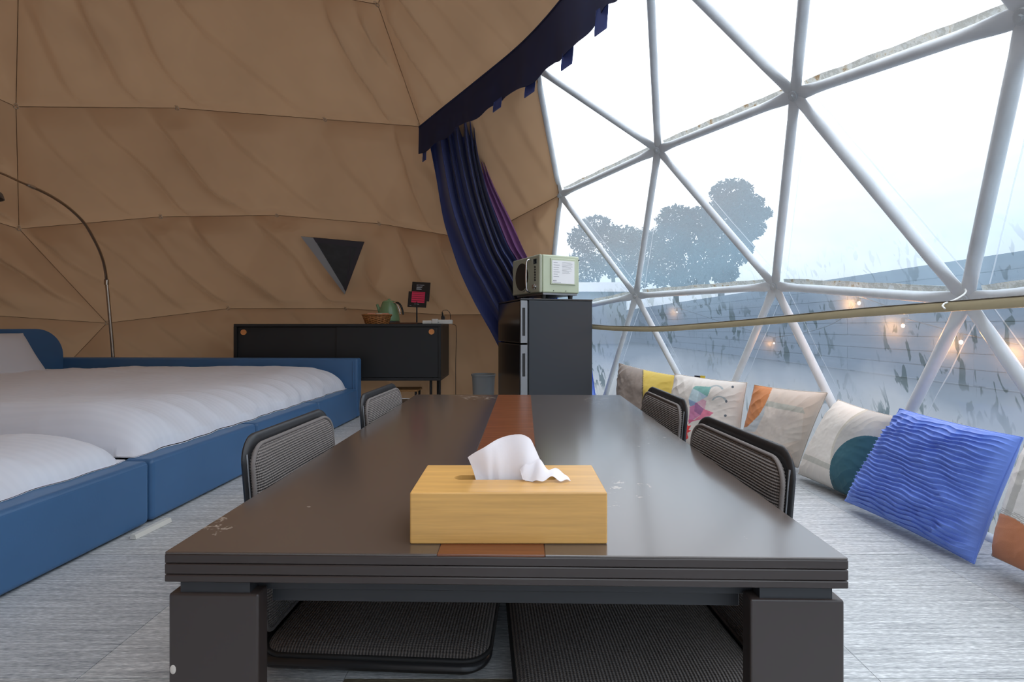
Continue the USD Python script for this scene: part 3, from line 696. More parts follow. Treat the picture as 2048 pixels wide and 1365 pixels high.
# ------------------------------------------------------------------ low table
TZ = 0.374
tb = thing('low_table', 'dark brown low table with an orange-brown wood inlay strip down its middle', 'table', loc=(-0.0025, 1.337, 0), rz=-1.1)
hw, hl = 0.429, 0.7235
obj('tabletop', cat(chamf(-hw + .0005, -0.0819, -hl + .0005, hl - .0005, TZ - 0.0035, TZ, 0.0009), chamf(0.0539, hw - .0005, -hl + .0005, hl - .0005, TZ - 0.0035, TZ, 0.0009)), 'table_top', tb, smooth=20)
obj('edge_layer', chamf(-hw, hw, -hl, hl, TZ - 0.0145, TZ - 0.0030, 0.0012), 'table_brown', tb, smooth=20)
obj('inlay_strip', chamf(-0.0818, 0.0538, -hl + .0005, hl - .0005, TZ - 0.0033, TZ, 0.0009), 'inlay_wood', tb, smooth=20, label='orange-brown wood inlay strip')
obj('edge_layer', chamf(-hw, hw, -hl, hl, TZ - 0.0285, TZ - 0.0152, 0.0012), 'table_brown', tb, smooth=20)
obj('edge_layer', chamf(-hw, hw, -hl, hl, TZ - 0.0385, TZ - 0.0292, 0.0012), 'table_brown', tb, smooth=20)
obj('top_core', box(-hw + .004, hw - .004, -hl + .004, hl - .004, TZ - 0.037, TZ - 0.003), 'apron_black', tb, smooth=False)
obj('under_frame', chamf(-hw + .035, hw - .035, -hl + .03, hl - .03, TZ - 0.062, TZ - 0.0385, 0.001), 'apron_black', tb, smooth=20)
for sx in (-1, 1):
    for sy in (-1, 1):
        x0, y0 = sx * (hw - 0.0605), sy * (hl - 0.062)
        leg = rbox(x0 - .058, x0 + .058, y0 - .058 if sy < 0 else y0 + .034, y0 - .034 if sy < 0 else y0 + .058, 0.0, 0.319, 0.003, 12)
        obj('leg', leg, 'table_brown', tb, smooth=30)
        obj('leg_block', box(x0 - .045, x0 + .045, y0 - .054 if sy < 0 else y0 + .036, y0 - .036 if sy < 0 else y0 + .054, 0.318, TZ - 0.0385), 'apron_black', tb, smooth=False)
for s in (-1, 1):
    obj('apron', chamf(-hw + .115, hw - .115, s * (hl - .055) - .01, s * (hl - .055) + .01, 0.288, TZ - 0.0385, 0.001), 'apron_black', tb, smooth=20)
    obj('apron', chamf(s * (hw - .055) - .01, s * (hw - .055) + .01, -hl + .115, hl - .115, 0.288, TZ - 0.0385, 0.001), 'apron_black', tb, smooth=20)
obj('paint_chip', warp(trimesh.creation.icosphere(2, 0.004), lambda v: v * [1, .3, 1.5] + [-hw + 0.0085, -hl + 0.0040, 0.222]), 'seam_pale', tb, smooth=True, label='pale chip in the leg paint')

# ------------------------------------------------------------------ tissue box and tissue
bx = thing('tissue_box', 'light bamboo tissue box on the near end of the low table', 'tissue box', loc=(-0.0085, 0.7085, TZ))
wall_t = 0.006
outer = m3.Manifold.hull(m3.Manifold.batch_hull([m3.Manifold.sphere(0.0025, 16).translate((x, y, z)) for x in (-.1275, .1275) for y in (-.0625, .0625) for z in (.0025, .0655)]))
inner = m3.Manifold.cube((0.248, 0.118, 0.058), True).translate((0, 0, 0.031))
slot = m3.CrossSection([[(x, y) for x, y in roundrect(0.150, 0.021, 0.0104, 48)]]).extrude(0.05).translate((-0.004, 0.000, 0.04))
obj('box_body', outer - inner - slot, 'bamboo', bx, smooth=30)
obj('box_floor', box(-.122, .122, -.058, .058, 0.001, 0.004), 'bamboo_inside', bx, smooth=False)
ts = thing('tissue', 'white tissue pulled up through the slot of the bamboo box', 'tissue')
# silhouette rows: from slot line up to the free edge (pixel outline at the slot's distance)
d0 = 0.709
bot = spline([Y(953, 965, d0), Y(985, 968, d0), Y(1020, 968, d0), Y(1050, 967, d0 - .004), Y(1072, 966, d0 - .01)], 60)
topl = spline([Y(935, 917, d0 - .004), Y(962, 898, d0 - .006), Y(1000, 878, d0), Y(1040, 868, d0 + .006), Y(1058, 876, d0 + .004), Y(1070, 898, d0), Y(1082, 925, d0 - .004)], 60)
g = []
for v in np.linspace(-0.25, 1, 34):
    row = bot + (topl - bot) * max(v, 0) + np.array([0, 0, 0.05]) * min(v, 0)
    u = np.linspace(0, 1, 60); vv = max(v, 0)
    row = row + np.c_[np.zeros(60), 0.0042 * np.sin(u * 15 + 1.5 * vv) * (0.35 + vv) * (1 - .3 * vv) + 0.006 * np.exp(-((u - .30) / .05) ** 2) * (1 - vv) - 0.02 * np.sin(np.pi * vv) * (u - .3), 0.002 * np.sin(u * 22 + 4) * vv * (1 - vv)]
    g.append(row)
obj('tissue_sheet', sheet(np.array(g), 0.0006), 'tissue', ts, smooth=True)
a = spline([Y(1040, 940, d0 - .012), Y(1075, 922, d0 - .012), Y(1100, 938, d0 - .012), Y(1125, 944, d0 - .010), Y(1136, 957, d0 - .008)], 40)
b = spline([Y(1045, 962, d0 - .020), Y(1075, 964, d0 - .026), Y(1092, 958, d0 - .026), Y(1115, 958, d0 - .024), Y(1142, 967, d0 - .022)], 40)
g = np.array([a + (b - a) * v + np.c_[np.zeros(40), -0.003 * np.sin(np.linspace(0, 14, 40) + 3 * v), 0.0025 * np.sin(np.linspace(0, 20, 40) + 2 * v)] for v in np.linspace(0, 1, 14)])
g[..., 2] = np.maximum(g[..., 2], TZ + 0.0692)
obj('tissue_tail', sheet(g, 0.0006), 'tissue', ts, smooth=True)

# ------------------------------------------------------------------ legless chairs
def make_chair(label, loc, rz):
    t = thing('floor_chair', label, 'chair', loc=loc, rz=rz, group='legless chairs around the low table')
    lean, bend = 0.085, 0.55
    def to_back(v, off):   # pad (u, v, w) -> u across = y, v up = z, w towards the sitter = +x
        y, zz, w = v[:, 0], v[:, 1] + 0.255, v[:, 2]
        return np.c_[-0.245 - lean * (zz - 0.07) + bend * (y * y) * 0.55 + w + off, y, zz]
    shell = pad(roundrect(0.376, 0.385, 0.05, 96, 0.02), 0.014, 0, 0.06)
    obj('back_shell', warp(shell, lambda v: to_back(v, -0.011)), 'black_plastic', t, smooth=40)
    obj('back_pad', warp(pad(roundrect(0.357, 0.358, 0.042, 96, 0.03), 0.024, 0.012, 0.16), lambda v: to_back(v + [0, -0.008, 0], 0.0)), 'rib_back', t, smooth=True)
    ol = roundrect(0.359, 0.360, 0.043, 96, 0.03); pts = np.c_[ol, np.full(len(ol), 0.004)] + [0, -0.008, 0]
    pts = np.vstack([pts, pts[:2]])
    obj('piping', tube(to_back(pts, 0.0), 0.0042, 8, caps=False), 'piping_cloth', t, smooth=True)
    for s in (-1, 1):
        bar = np.c_[np.full(24, s * 0.1815), np.linspace(-0.17, 0.16, 24), np.full(24, 0.006)]
        obj('side_trim', tube(to_back(bar, -0.011), 0.0018, 8), 'silver', t, smooth=True, label='thin metal trim')
    tray = pad(roundrect(0.455, 0.425, 0.05, 96), 0.024, 0, 0.08)
    obj('seat_shell', moved(tray, None, (-0.0275, 0, 0.036)), 'black_plastic', t, smooth=40)
    obj('seat_pad', moved(pad(roundrect(0.430, 0.404, 0.045, 96), 0.030, 0.014, 0.14), None, (-0.0185, 0, 0.049)), 'rib_seat', t, smooth=True)
    ol = roundrect(0.432, 0.406, 0.046, 96); pts = np.c_[ol, np.zeros(len(ol))] + [-0.0185, 0, 0.049]
    obj('piping', tube(np.vstack([pts, pts[:2]]), 0.0045, 8, caps=False), 'black_rubber', t, smooth=True)
    # curved link between seat and back
    g = []
    for y in np.linspace(-0.19, 0.19, 21):
        arc = [(-0.215, 0.034), (-0.24, 0.035), (-0.262, 0.045), (-0.270, 0.07), (-0.274, 0.10)]
        q = spline(np.array([(x + bend * y * y * .55 * k, y, z) for (x, z), k in zip(arc, (0, .2, .6, 1, 1))]), 10); g.append(q)
    obj('seat_link', sheet(np.array(g), 0.012), 'black_plastic', t, smooth=40)
    obj('edge_strip', tube([(-0.262, -0.2, 0.052), (-0.268, -0.1, 0.052), (-0.268, 0.1, 0.052), (-0.262, 0.2, 0.052)], 0.0055, 8), 'chrome', t, smooth=True, label='polished strip along the rear seat edge')
    for s in (-1, 1):
        for x in (-0.2, 0.15): obj('foot_pad', lathe([(0.0001, 0), (0.018, 0), (0.018, 0.027), (0.0001, 0.027)], 16).apply_translation((x, s * 0.08, 0)), 'black_rubber', t, smooth=30)
    return t
ch = make_chair('nearer ribbed brown legless chair on the bed side of the low table', (-0.235, 1.105, 0), -3.0)
dup(ch, (-0.192, 1.685, 0), -3.5, 'farther ribbed brown legless chair on the bed side, nearest the sideboard')
dup(ch, (0.188, 1.0, 0), 184.0, 'nearer ribbed brown legless chair on the cushion side of the low table')
dup(ch, (0.212, 1.585, 0), 182.0, 'farther ribbed brown legless chair, in front of the brown and yellow cushion')

# ------------------------------------------------------------------ beds
bu, bv = np.array([-0.045, -0.999, 0]), np.array([-0.999, 0.045, 0])
P0 = np.array([-1.13, 3.515, 0.0])
BEDM = np.eye(4); BEDM[:3, 0] = bu; BEDM[:3, 1] = bv; BEDM[:3, 2] = np.cross(bu, bv); BEDM[:3, 3] = P0
# bed frame coordinates: x = a (from the far board towards the camera), y = b (towards the headboards); handedness kept by np.cross
assert BEDM[2, 2] * 0 == 0
sgn = 1 if np.cross(bu, bv)[2] > 0 else -1
if sgn < 0: BEDM[:3, 2] = [0, 0, 1]
def bedpt(a, b, z): return P0 + a * bu + b * bv + np.array([0, 0, z])
def inbed(mesh):
    m = to_tm(mesh).copy(); v = np.array(m.vertices); m.vertices = P0 + v[:, :1] * bu + v[:, 1:2] * bv + v[:, 2:] * np.array([0, 0, 1.0])
    m.faces = np.array(m.faces)[:, ::-1] if sgn < 0 else m.faces
    return m
RT, RH = 0.105, 0.215
def headboard(a0, a1):
    r = 0.20; pts = [(a0, 0.0)] + [(a0 + r - r * math.cos(t), 0.645 - r + r * math.sin(t)) for t in np.linspace(0, np.pi / 2, 14)] + [(a1 - r + r * math.sin(t), 0.645 - r + r * math.cos(t)) for t in np.linspace(0, np.pi / 2, 14)] + [(a1, 0.0)]
    m = trimesh.creation.extrude_polygon(Polygon(pts), 0.07, engine='earcut'); v = np.array(m.vertices)
    m.vertices = np.c_[v[:, 0], 2.20 + v[:, 2], v[:, 1]]; m.faces = np.array(m.faces)[:, ::-1]
    return m
b1 = thing('bed', 'blue leather padded low bed in front of the sideboard', 'bed')
for a0, a1 in ((0.004, 0.618), (0.624, 1.258), (1.264, 1.878)):
    obj('foot_rail', inbed(rbox(a0, a1, 0, RT, 0.008, RH, 0.016)), 'blue_leather', b1, smooth=40)
    obj('rail_piping', inbed(tube([(a0 + .01, 0.004, RH - 0.012), (a1 - .01, 0.004, RH - 0.012)], 0.0035, 8)), 'blue_leather', b1, smooth=True)
obj('side_board', inbed(rbox(-0.085, 0.0, 0, 2.27, 0.008, 0.432, 0.016)), 'blue_leather', b1, smooth=40)
obj('board_piping', inbed(tube([(0.001, 0.03, 0.02), (0.001, 0.03, 0.41)], 0.004, 8)), 'blue_leather', b1, smooth=True)
obj('headboard', inbed(headboard(0.004, 1.878)), 'blue_leather', b1, smooth=30)
obj('bed_base', inbed(box(0.0, 1.88, RT, 2.2, 0.02, 0.16)), 'blue_leather', b1, smooth=False)
b2 = thing('bed', 'blue leather padded low bed nearest the camera at the left edge', 'bed')
for a0, a1 in ((1.886, 2.80), (2.806, 3.72)):
    obj('foot_rail', inbed(rbox(a0, a1, 0, RT, 0.008, RH, 0.016)), 'blue_leather', b2, smooth=40)
    obj('rail_piping', inbed(tube([(a0 + .01, 0.004, RH - 0.012), (a1 - .01, 0.004, RH - 0.012)], 0.0035, 8)), 'blue_leather', b2, smooth=True)
obj('headboard', inbed(headboard(1.886, 3.72)), 'blue_leather', b2, smooth=30)
obj('bed_base', inbed(box(1.886, 3.72, RT, 2.2, 0.02, 0.16)), 'blue_leather', b2, smooth=False)

def duvet(label, a0, a1, top, seed, name='duvet'):
    na, nb = 190, 230
    A, B = np.meshgrid(np.linspace(a0, a1, na), np.linspace(0.042, 2.195, nb), indexing='ij')
    da0, da1, db0, db1 = A - a0, a1 - A, B - 0.042, 2.195 - B
    def shoulder(d, w): return np.sqrt(np.clip(1 - (1 - np.clip(d / w, 0, 1)) ** 2, 0, 1))
    q = np.stack([A, B, np.zeros_like(A)], -1)
    big = meshkit.fbm(q * 1.6 + seed, 3, seed) - 0.5
    ang = 0.5; wr = A * math.cos(ang) * 1.1 + B * math.sin(ang)
    wq = wr * 7 + 4 * (meshkit.fbm(q * 1.3 + seed + 9, 3, seed + 1) - .5)
    fold = (1 - np.abs(2 * (wq - np.floor(wq)) - 1)) ** 1.5 * np.clip(2.2 * (meshkit.noise(q * 1.9 + seed + 3, seed) - 0.42), 0, 1)
    fine = meshkit.fbm(q * 9 + seed, 3, seed + 2) - 0.5
    gather = np.exp(-db0 / 0.16) * np.abs(np.sin(A * 21 + 3 * (meshkit.noise(q * 3 + seed, 5)))) * np.clip(3 * (meshkit.noise(q * [2.1, .1, 0] + seed, 6) - .35), 0, 1)
    h = 0.16 + (top - 0.16) * shoulder(da0, 0.10) * shoulder(da1, 0.13) * (0.29 + 0.71 * shoulder(db0, 0.30)) * (0.93 + 0.07 * shoulder(db1, .4))
    edge = shoulder(da0, .06) * shoulder(da1, .06) * shoulder(db0, .05)
    h += edge * (0.055 * big + 0.007 * fold + 0.009 * fine - 0.020 * gather)
    h = np.where(db0 < RT - 0.02, np.maximum(h, RH + 0.004), h)
    front = 0.010 * np.sin(A * 17 + seed) + 0.008 * np.sin(A * 41)
    BB = B + (front * .6 + 0.028) * np.exp(-db0 / 0.14)
    P = P0 + A[..., None] * bu + BB[..., None] * bv + h[..., None] * np.array([0, 0, 1.0])
    t = tag(thing(name, label, 'duvet', loc=P0, rz=0))
    Q = P - P0
    base = Q.copy(); base[..., 2] = np.maximum(0.17, np.minimum(Q[..., 2] - 0.006, 0.17)); base[..., 2] = np.where(db0 < RT + 0.01, RH + 0.001, base[..., 2])
    N = na * nb; idx = np.arange(N).reshape(na, nb)
    f = [grid_faces(na, nb, sgn < 0), grid_faces(na, nb, sgn > 0) + N]
    ring = np.r_[idx[0, :], idx[1:, -1], idx[-1, -2::-1], idx[-2:0:-1, 0]]; nx = np.roll(ring, -1)
    f.append(np.stack([ring, nx, nx + N, ring + N], 1) if sgn < 0 else np.stack([nx, ring, ring + N, nx + N], 1))
    # stripes run along the bed: object x = a
    R = np.stack([bu, bv, [0, 0, 1.0]])
    obj('cover', to_tm((np.vstack([Q.reshape(-1, 3), base.reshape(-1, 3)]), np.vstack(f))), 'duvet', t, smooth=True)
    return t
duvet('white striped duvet on the far blue bed, rumpled towards the low table', 0.012, 1.862, 0.372, 3)
duvet('white striped duvet on the near blue bed, cut by the left picture edge', 1.895, 3.70, 0.315, 8)

def pillow(label, w, h, th, matrix):
    t = thing('pillow', label, 'pillow', matrix=matrix)
    n = 44; u, v = np.meshgrid(np.linspace(-1, 1, n), np.linspace(-1, 1, n), indexing='ij')
    prof = (np.clip(1 - u ** 4, 0, 1) * np.clip(1 - v ** 4, 0, 1)) ** 0.55
    X = u * w / 2 * (1 - 0.05 * (1 - v * v)); Z = v * h / 2 * (1 - 0.06 * (1 - u * u))
    q = np.stack([X, Z, 0 * X], -1); nz = (meshkit.fbm(q * 6 + 3, 3, 4) - .5) * 0.03 * prof
    a = np.stack([X, Z, prof * th / 2 + nz], -1).reshape(-1, 3); b = np.stack([X, Z, -prof * th / 2], -1).reshape(-1, 3)
    obj('pillow_case', trimesh.Trimesh(*meshkit.arrays((np.vstack([a, b]), np.vstack([grid_faces(n, n), grid_faces(n, n, True) + n * n])))[:2], process=False), 'pillow_white', t, smooth=True)
    return t
def frame(x, y, o):
    x = np.asarray(x, float); x /= np.linalg.norm(x); z = np.cross(x, y); z /= np.linalg.norm(z); y = np.cross(z, x)
    m = np.eye(4); m[:3, 0], m[:3, 1], m[:3, 2], m[:3, 3] = x, y, z, o; return m
pillow('white pillow leaning on the headboard in the far corner of the bed', 0.68, 0.375, 0.12, frame(bu, bv * 0.55 + np.array([0, 0, 0.83]), bedpt(0.66, 2.06, 0.462)))
br = thing('plastic_strip', 'short white plastic strip on the carpet at the joint of the blue foot rails', 'plastic strip')
p, q = G(266, 1076, 0.006), G(338, 1041, 0.006)
dd = (q - p) / np.linalg.norm(q - p); ss = np.cross(dd, [0, 0, 1.0])
obj('strip_body', to_tm(m3.Manifold.hull_points(np.array([e + ss * a + np.array([0, 0, z]) for e in (p, q) for a, z in ((-.011, -.005), (.011, -.005), (-.009, .009), (.007, .009))]))), 'bracket_white', br, smooth=20)

# ------------------------------------------------------------------ arc lamp
lp = thing('arc_floor_lamp', 'slim metal arc floor lamp rising behind the bed', 'floor lamp')
fb = np.array([-3.035, 3.71, 0.0])
obj('base', lathe([(0.0001, 0), (0.13, 0), (0.135, 0.006), (0.13, 0.02), (0.02, 0.026), (0.012, 0.03), (0.0001, 0.03)], 40).apply_translation(fb), 'shade_metal', lp, smooth=30)
ptop = Y(213, 562, 3.66)
obj('pole', tube(spline([fb + [0, 0, 0.02], Y(226, 716, 3.70), Y(220, 640, 3.68), ptop], 20), 0.0115, 12), 'steel_pole', lp, smooth=True)
arc = spline([ptop, Y(207, 525, 3.56), Y(190, 483, 3.40), Y(163, 440, 3.22), Y(128, 409, 3.06), Y(88, 385, 2.90), Y(45, 366, 2.76), Y(0, 346, 2.60), Y(-45, 340, 2.48), Y(-68, 345, 2.38), Y(-78, 357, 2.33)], 80)
obj('arc', tube(arc, np.interp(np.arange(80), [0, 52, 53, 79], [0.0095, 0.0085, 0.0062, 0.006]), 10), 'steel_pole', lp, smooth=True)
obj('joint_collar', tube([ptop - [0, 0, .03], ptop + [0, 0, .01]], 0.0150, 12), 'steel_pole', lp, smooth=30)
obj('joint_collar', tube([arc[51], arc[53]], 0.0115, 12), 'chrome', lp, smooth=30)
sc = arc[-1] + [0, 0, -0.076]
obj('shade', moved(lathe([(0.012, 0.080), (0.04, 0.077), (0.10, 0.058), (0.138, 0.026), (0.145, 0.0), (0.141, 0.0), (0.134, 0.026), (0.097, 0.055), (0.04, 0.073), (0.0001, 0.075)], 40), None, sc), 'shade_metal', lp, smooth=40)
obj('bulb', moved(trimesh.creation.icosphere(3, 0.028), None, sc + [0, 0, 0.036]), 'paper', lp, smooth=True)

# ------------------------------------------------------------------ sideboard and what stands on it
sb = thing('sideboard', 'long black sideboard with two sliding doors and round copper knobs', 'sideboard')
x0, x1, y0, y1, z0, z1 = -2.137, -0.562, 3.72, 4.165, 0.25, 0.682
obj('top_panel', chamf(x0, x1, y0, y1, z1 - 0.022, z1, 0.002), 'sideboard_black', sb, smooth=20)
obj('bottom_panel', chamf(x0, x1, y0, y1, z0, z0 + 0.022, 0.002), 'sideboard_black', sb, smooth=20)
obj('side_panel', chamf(x0, x0 + .022, y0, y1, z0 + .022, z1 - .022, 0.001), 'sideboard_side', sb, smooth=20)
obj('side_panel', chamf(x1 - .022, x1, y0, y1, z0 + .022, z1 - .022, 0.001), 'sideboard_side', sb, smooth=20)
obj('back_panel', box(x0 + .022, x1 - .022, y1 - .02, y1 - .005, z0 + .022, z1 - .022), 'sideboard_side', sb, smooth=False)
xs = Y(678, 700, 3.73)[0]
for xa, xb, yo, kx, ky in ((x0 + .023, xs, 3.738, 487, 665), (xs - .02, x1 - .023, 3.727, 863, 664)):
    d = obj('door', chamf(xa, xb, yo, yo + 0.010 if yo > 3.73 else yo + 0.008, z0 + .024, z1 - .024, 0.001), 'sideboard_black', sb, smooth=20)
    c = Y(kx, ky, yo - 0.006)
    obj('knob', cyl(c + [0, 0.006, 0], c - [0, 0.004, 0], 0.021, 32), 'copper', d, smooth=30, label='round copper knob')
for lx in (x0 + .06, x1 - .085):
    for ly in (y0 + .05, y1 - .05):
        obj('leg', cyl((lx, ly, 0), (lx, ly, z0), 0.010, 14), 'sideboard_side', sb, smooth=30)
obj('leg', cyl((x1 - .012, y0 + .02, 0), (x1 - .012, y0 + .02, z0), 0.008, 14), 'sideboard_side', sb, smooth=30)

bk = thing('wicker_basket', 'small brown wicker basket of sachets on the sideboard', 'basket')
bc = Y(754, 647, 3.83); bc[2] = z1
W, H2 = 0.108, 0.062
def oval_ring(a, b, z, r, n=48, amp=0.0, ph=0): return tube([bc + [a * math.cos(t), b * math.sin(t), z + amp * math.sin(12 * t + ph)] for t in np.linspace(0, 2 * np.pi, n)], r, 6, caps=False)
for k in range(9):
    f = k / 8; obj('woven_strand', oval_ring(0.088 + 0.020 * f, 0.066 + 0.016 * f, 0.005 + 0.058 * f, 0.0045, 72, 0.003, math.pi * k), 'wicker', bk, smooth=True)
obj('rim', oval_ring(0.112, 0.086, 0.070, 0.007, 60), 'wicker', bk, smooth=True)
obj('stakes', cat(*[tube([bc + [0.086 * math.cos(t), 0.064 * math.sin(t), 0.002], bc + [0.109 * math.cos(t), 0.083 * math.sin(t), 0.068]], 0.003, 6) for t in np.linspace(0, 2 * np.pi, 25)[:-1]]), 'wicker', bk, smooth=True)
obj('basket_base', moved(lathe([(0.0001, 0.001), (0.07, 0.001), (0.07, 0.006), (0.0001, 0.006)], 32), np.diag([1.22, .93, 1]), bc), 'wicker', bk, smooth=30)
sp = [(-0.045, 'sachet_pink', 'pink sachet in the wicker basket, left one', 8), (0.010, 'sachet_white', 'pale sachet in the middle of the wicker basket', -12), (0.058, 'sachet_pink', 'pink sachet in the wicker basket, right one by the kettle', 5)]
for dx, mm, lab, an in sp:
    s_ = thing('sachet', lab, 'sachet', group='sachets in the wicker basket')
    obj('packet', moved(pad(roundrect(0.062, 0.085, 0.004, 32), 0.010, 0, 0.4, 6), rot([0, 0, 1], an) @ rot([1, 0, 0], 14), bc + [dx, -0.01, 0.073]), mm, s_, smooth=40)
    obj('stuffing', moved(pad(roundrect(0.056, 0.078, 0.004, 32), 0.03, 0, 0.5, 6), rot([0, 0, 1], an), bc + [dx, 0.0, 0.050]), mm, s_, smooth=40)

kt = thing('kettle', 'sage green electric kettle behind the wicker basket', 'kettle')
kc = Y(778, 647, 4.02); kc[2] = z1 + 0.012
obj('kettle_body', moved(lathe([(0.0001, 0.012), (0.082, 0.012), (0.086, 0.022), (0.082, 0.06), (0.070, 0.12), (0.054, 0.165), (0.048, 0.172), (0.0001, 0.174)], 40), None, kc), 'kettle_green', kt, smooth=40)
obj('kettle_base', moved(lathe([(0.0001, 0), (0.088, 0), (0.088, 0.010), (0.0001, 0.012)], 40), None, kc), 'black_plastic', kt, smooth=30)
obj('lid', moved(lathe([(0.0001, 0.196), (0.010, 0.195), (0.012, 0.185), (0.046, 0.176), (0.048, 0.172), (0.0001, 0.172)], 32), None, kc), 'kettle_green', kt, smooth=40)
obj('spout', tube(kc + np.array([(-0.070, 0, 0.085), (-0.085, -.004, 0.12), (-0.097, -.006, 0.150)]), [0.018, 0.013, 0.010], 12), 'kettle_green', kt, smooth=True)
hd = spline(kc + np.array([(0.045, -.01, 0.158), (0.075, -.015, 0.162), (0.100, -.02, 0.14), (0.115, -.02, 0.10), (0.122, -.02, 0.065)]), 24)
obj('handle', tube(hd, 0.008, 10), 'black_plastic', kt, smooth=True)
obj('handle_trim', tube(hd + [-0.020, -0.022, 0.0], 0.0032, 8), 'chrome', kt, smooth=True, label='bright metal trim beside the handle')
tr = thing('wooden_tray', 'dark brown wooden tray leaning flat behind the kettle', 'tray')
tc_ = Y(800, 640, 4.03)
obj('tray_body', rbox(tc_[0] - .17, tc_[0] + .17, 3.87, 4.12, z1, z1 + 0.012, 0.004), 'walnut_tray', tr, smooth=30)

sg = thing('menu_stand', 'black table stand with a pink-red printed notice, on the sideboard', 'sign')
so = Y(833, 647, 3.93); so[2] = z1
R_ = rot([1, 0, 0], -8) @ rot([0, 1, 0], 3) 
def plate(x0_, x1_, za, zb, ya, yb): return moved(chamf(x0_, x1_, ya, yb, za, zb, 0.001), R_, so)
obj('foot', moved(rbox(-.055, .055, -.03, .05, 0, .008, .003), None, so), 'black_plastic', sg, smooth=30)
obj('stem', tube([so + [0, 0.012, 0.005], so + [0, 0.014, 0.18]], 0.006, 10), 'black_plastic', sg, smooth=True)
obj('back_board', plate(-.062, .086, .19, .345, 0.0, 0.008), 'black_plastic', sg, smooth=20)
obj('front_board', plate(-.082, .068, .135, .262, -0.012, -0.002), 'black_plastic', sg, smooth=20)
ps = obj('pink_sheet', plate(-.054, .052, .172, .262, -0.0145, -0.0122), 'pink_sheet', sg, smooth=20, label='pink-red printed sheet')
tag(obj('print_rows', cat(*[plate(-.052, .050, z, z + .003, -0.0152, -0.0146) for z in (.186, .203, .220, .237, .252)]), 'print_red', ps, smooth=False), kind='stuff')
tag(obj('print_lines', cat(*[plate(-.024, -.024 + w, z, z + .0035, -0.0012, -0.0002) for w, z in ((.062, .318), (.05, .310), (.046, .298), (.04, .290), (.043, .282))], plate(-.03, .01, .158, .161, -.0132, -.0122), plate(-.066, -.05, .146, .149, -.0132, -.0122)), 'print_light', sg, smooth=False), kind='stuff')
R0 = None

ps_ = thing('power_strip', 'white power strip lying at the right end of the sideboard', 'power strip')
pc = Y(876, 643, 3.86); pc[2] = z1
obj('strip_body', rbox(pc[0] - 0.005, pc[0] + .115, 3.835, 3.885, z1, z1 + 0.034, 0.006), 'white_plastic', ps_, smooth=30)
obj('cord', tube(spline([pc + [-.005, 0, .012], pc + [-.05, .03, .006], pc + [-.10, .08, .005], pc + [-.16, .12, .005]], 20), 0.0035, 8), 'white_plastic', ps_, smooth=True)
for dx, ln, h, lab in ((-0.118, 0.075, 0.028, 'white charger plug lying left of the power strip'), (-0.045, 0.05, 0.040, 'chunky white charger plug beside the power strip')):
    c_ = thing('charger', lab, 'charger', group='white chargers on the sideboard')
    obj('charger_body', rbox(pc[0] + dx, pc[0] + dx + ln, 3.82, 3.86, z1, z1 + h, 0.008), 'white_plastic', c_, smooth=30)
    obj('prong', cat(box(pc[0] + dx + ln - .004, pc[0] + dx + ln + .008, 3.832, 3.836, z1 + .012, z1 + .016), box(pc[0] + dx + ln - .004, pc[0] + dx + ln + .008, 3.845, 3.849, z1 + .012, z1 + .016)), 'silver', c_, smooth=False)
pl = thing('plug', 'black plug standing in the white power strip with its cable', 'plug')
pp = Y(886, 634, 3.86); pp[2] = z1 + 0.034
obj('plug_body', rbox(pp[0] - .014, pp[0] + .014, 3.848, 3.874, z1 + .034, z1 + .062, 0.005), 'black_plastic', pl, smooth=30)
obj('plug_neck', tube([pp + [0, 0, .025], pp + [-.006, 0, .06]], [0.008, 0.003], 10), 'black_rubber', pl, smooth=True)
obj('cable', tube(spline([pp + [-.006, 0, .058], pp + [0.0, 0, .073], pp + [.03, .0, .075], pp + [.055, 0, .05], pp + [.058, .01, .0], pp + [.057, .10, -.03], pp + [.065, .31, -.05], pp + [.065, .33, -.12], [pp[0] + .06, pp[1] + .335, .30], [pp[0] + .06, pp[1] + .335, .012], [pp[0] + .12, pp[1] + .30, .004]], 70), 0.0022, 6), 'black_rubber', pl, smooth=True)

# under the sideboard
st = thing('wooden_stool', 'low wooden board on dark legs tucked under the sideboard', 'stool')
sx = Y(816, 782, 3.86)
obj('seat', rbox(sx[0] - .12, sx[0] + .09, 3.80, 3.98, .155, .172, .004), 'oak', st, smooth=30)
for ax in (-.10, .07):
    for ay in (3.82, 3.96): obj('leg', cyl((sx[0] + ax, ay, 0), (sx[0] + ax, ay, .156), .009, 10), 'sideboard_side', st, smooth=30)
wb = thing('waste_bin', 'plain grey waste bin beside the fridge', 'bin')
wc = Y(967, 760, 3.86); wc[2] = 0
obj('bin_body', moved(lathe([(0.0001, 0.003), (0.078, 0.003), (0.090, 0.27), (0.094, 0.276), (0.094, 0.284), (0.088, 0.284), (0.086, 0.27), (0.074, 0.008), (0.0001, 0.008)], 40), None, wc), 'bin_grey', wb, smooth=40)
obj('rim', moved(lathe([(0.092, 0.272), (0.097, 0.276), (0.097, 0.288), (0.090, 0.288), (0.088, 0.280)], 40), None, wc), 'bin_grey', wb, smooth=40)

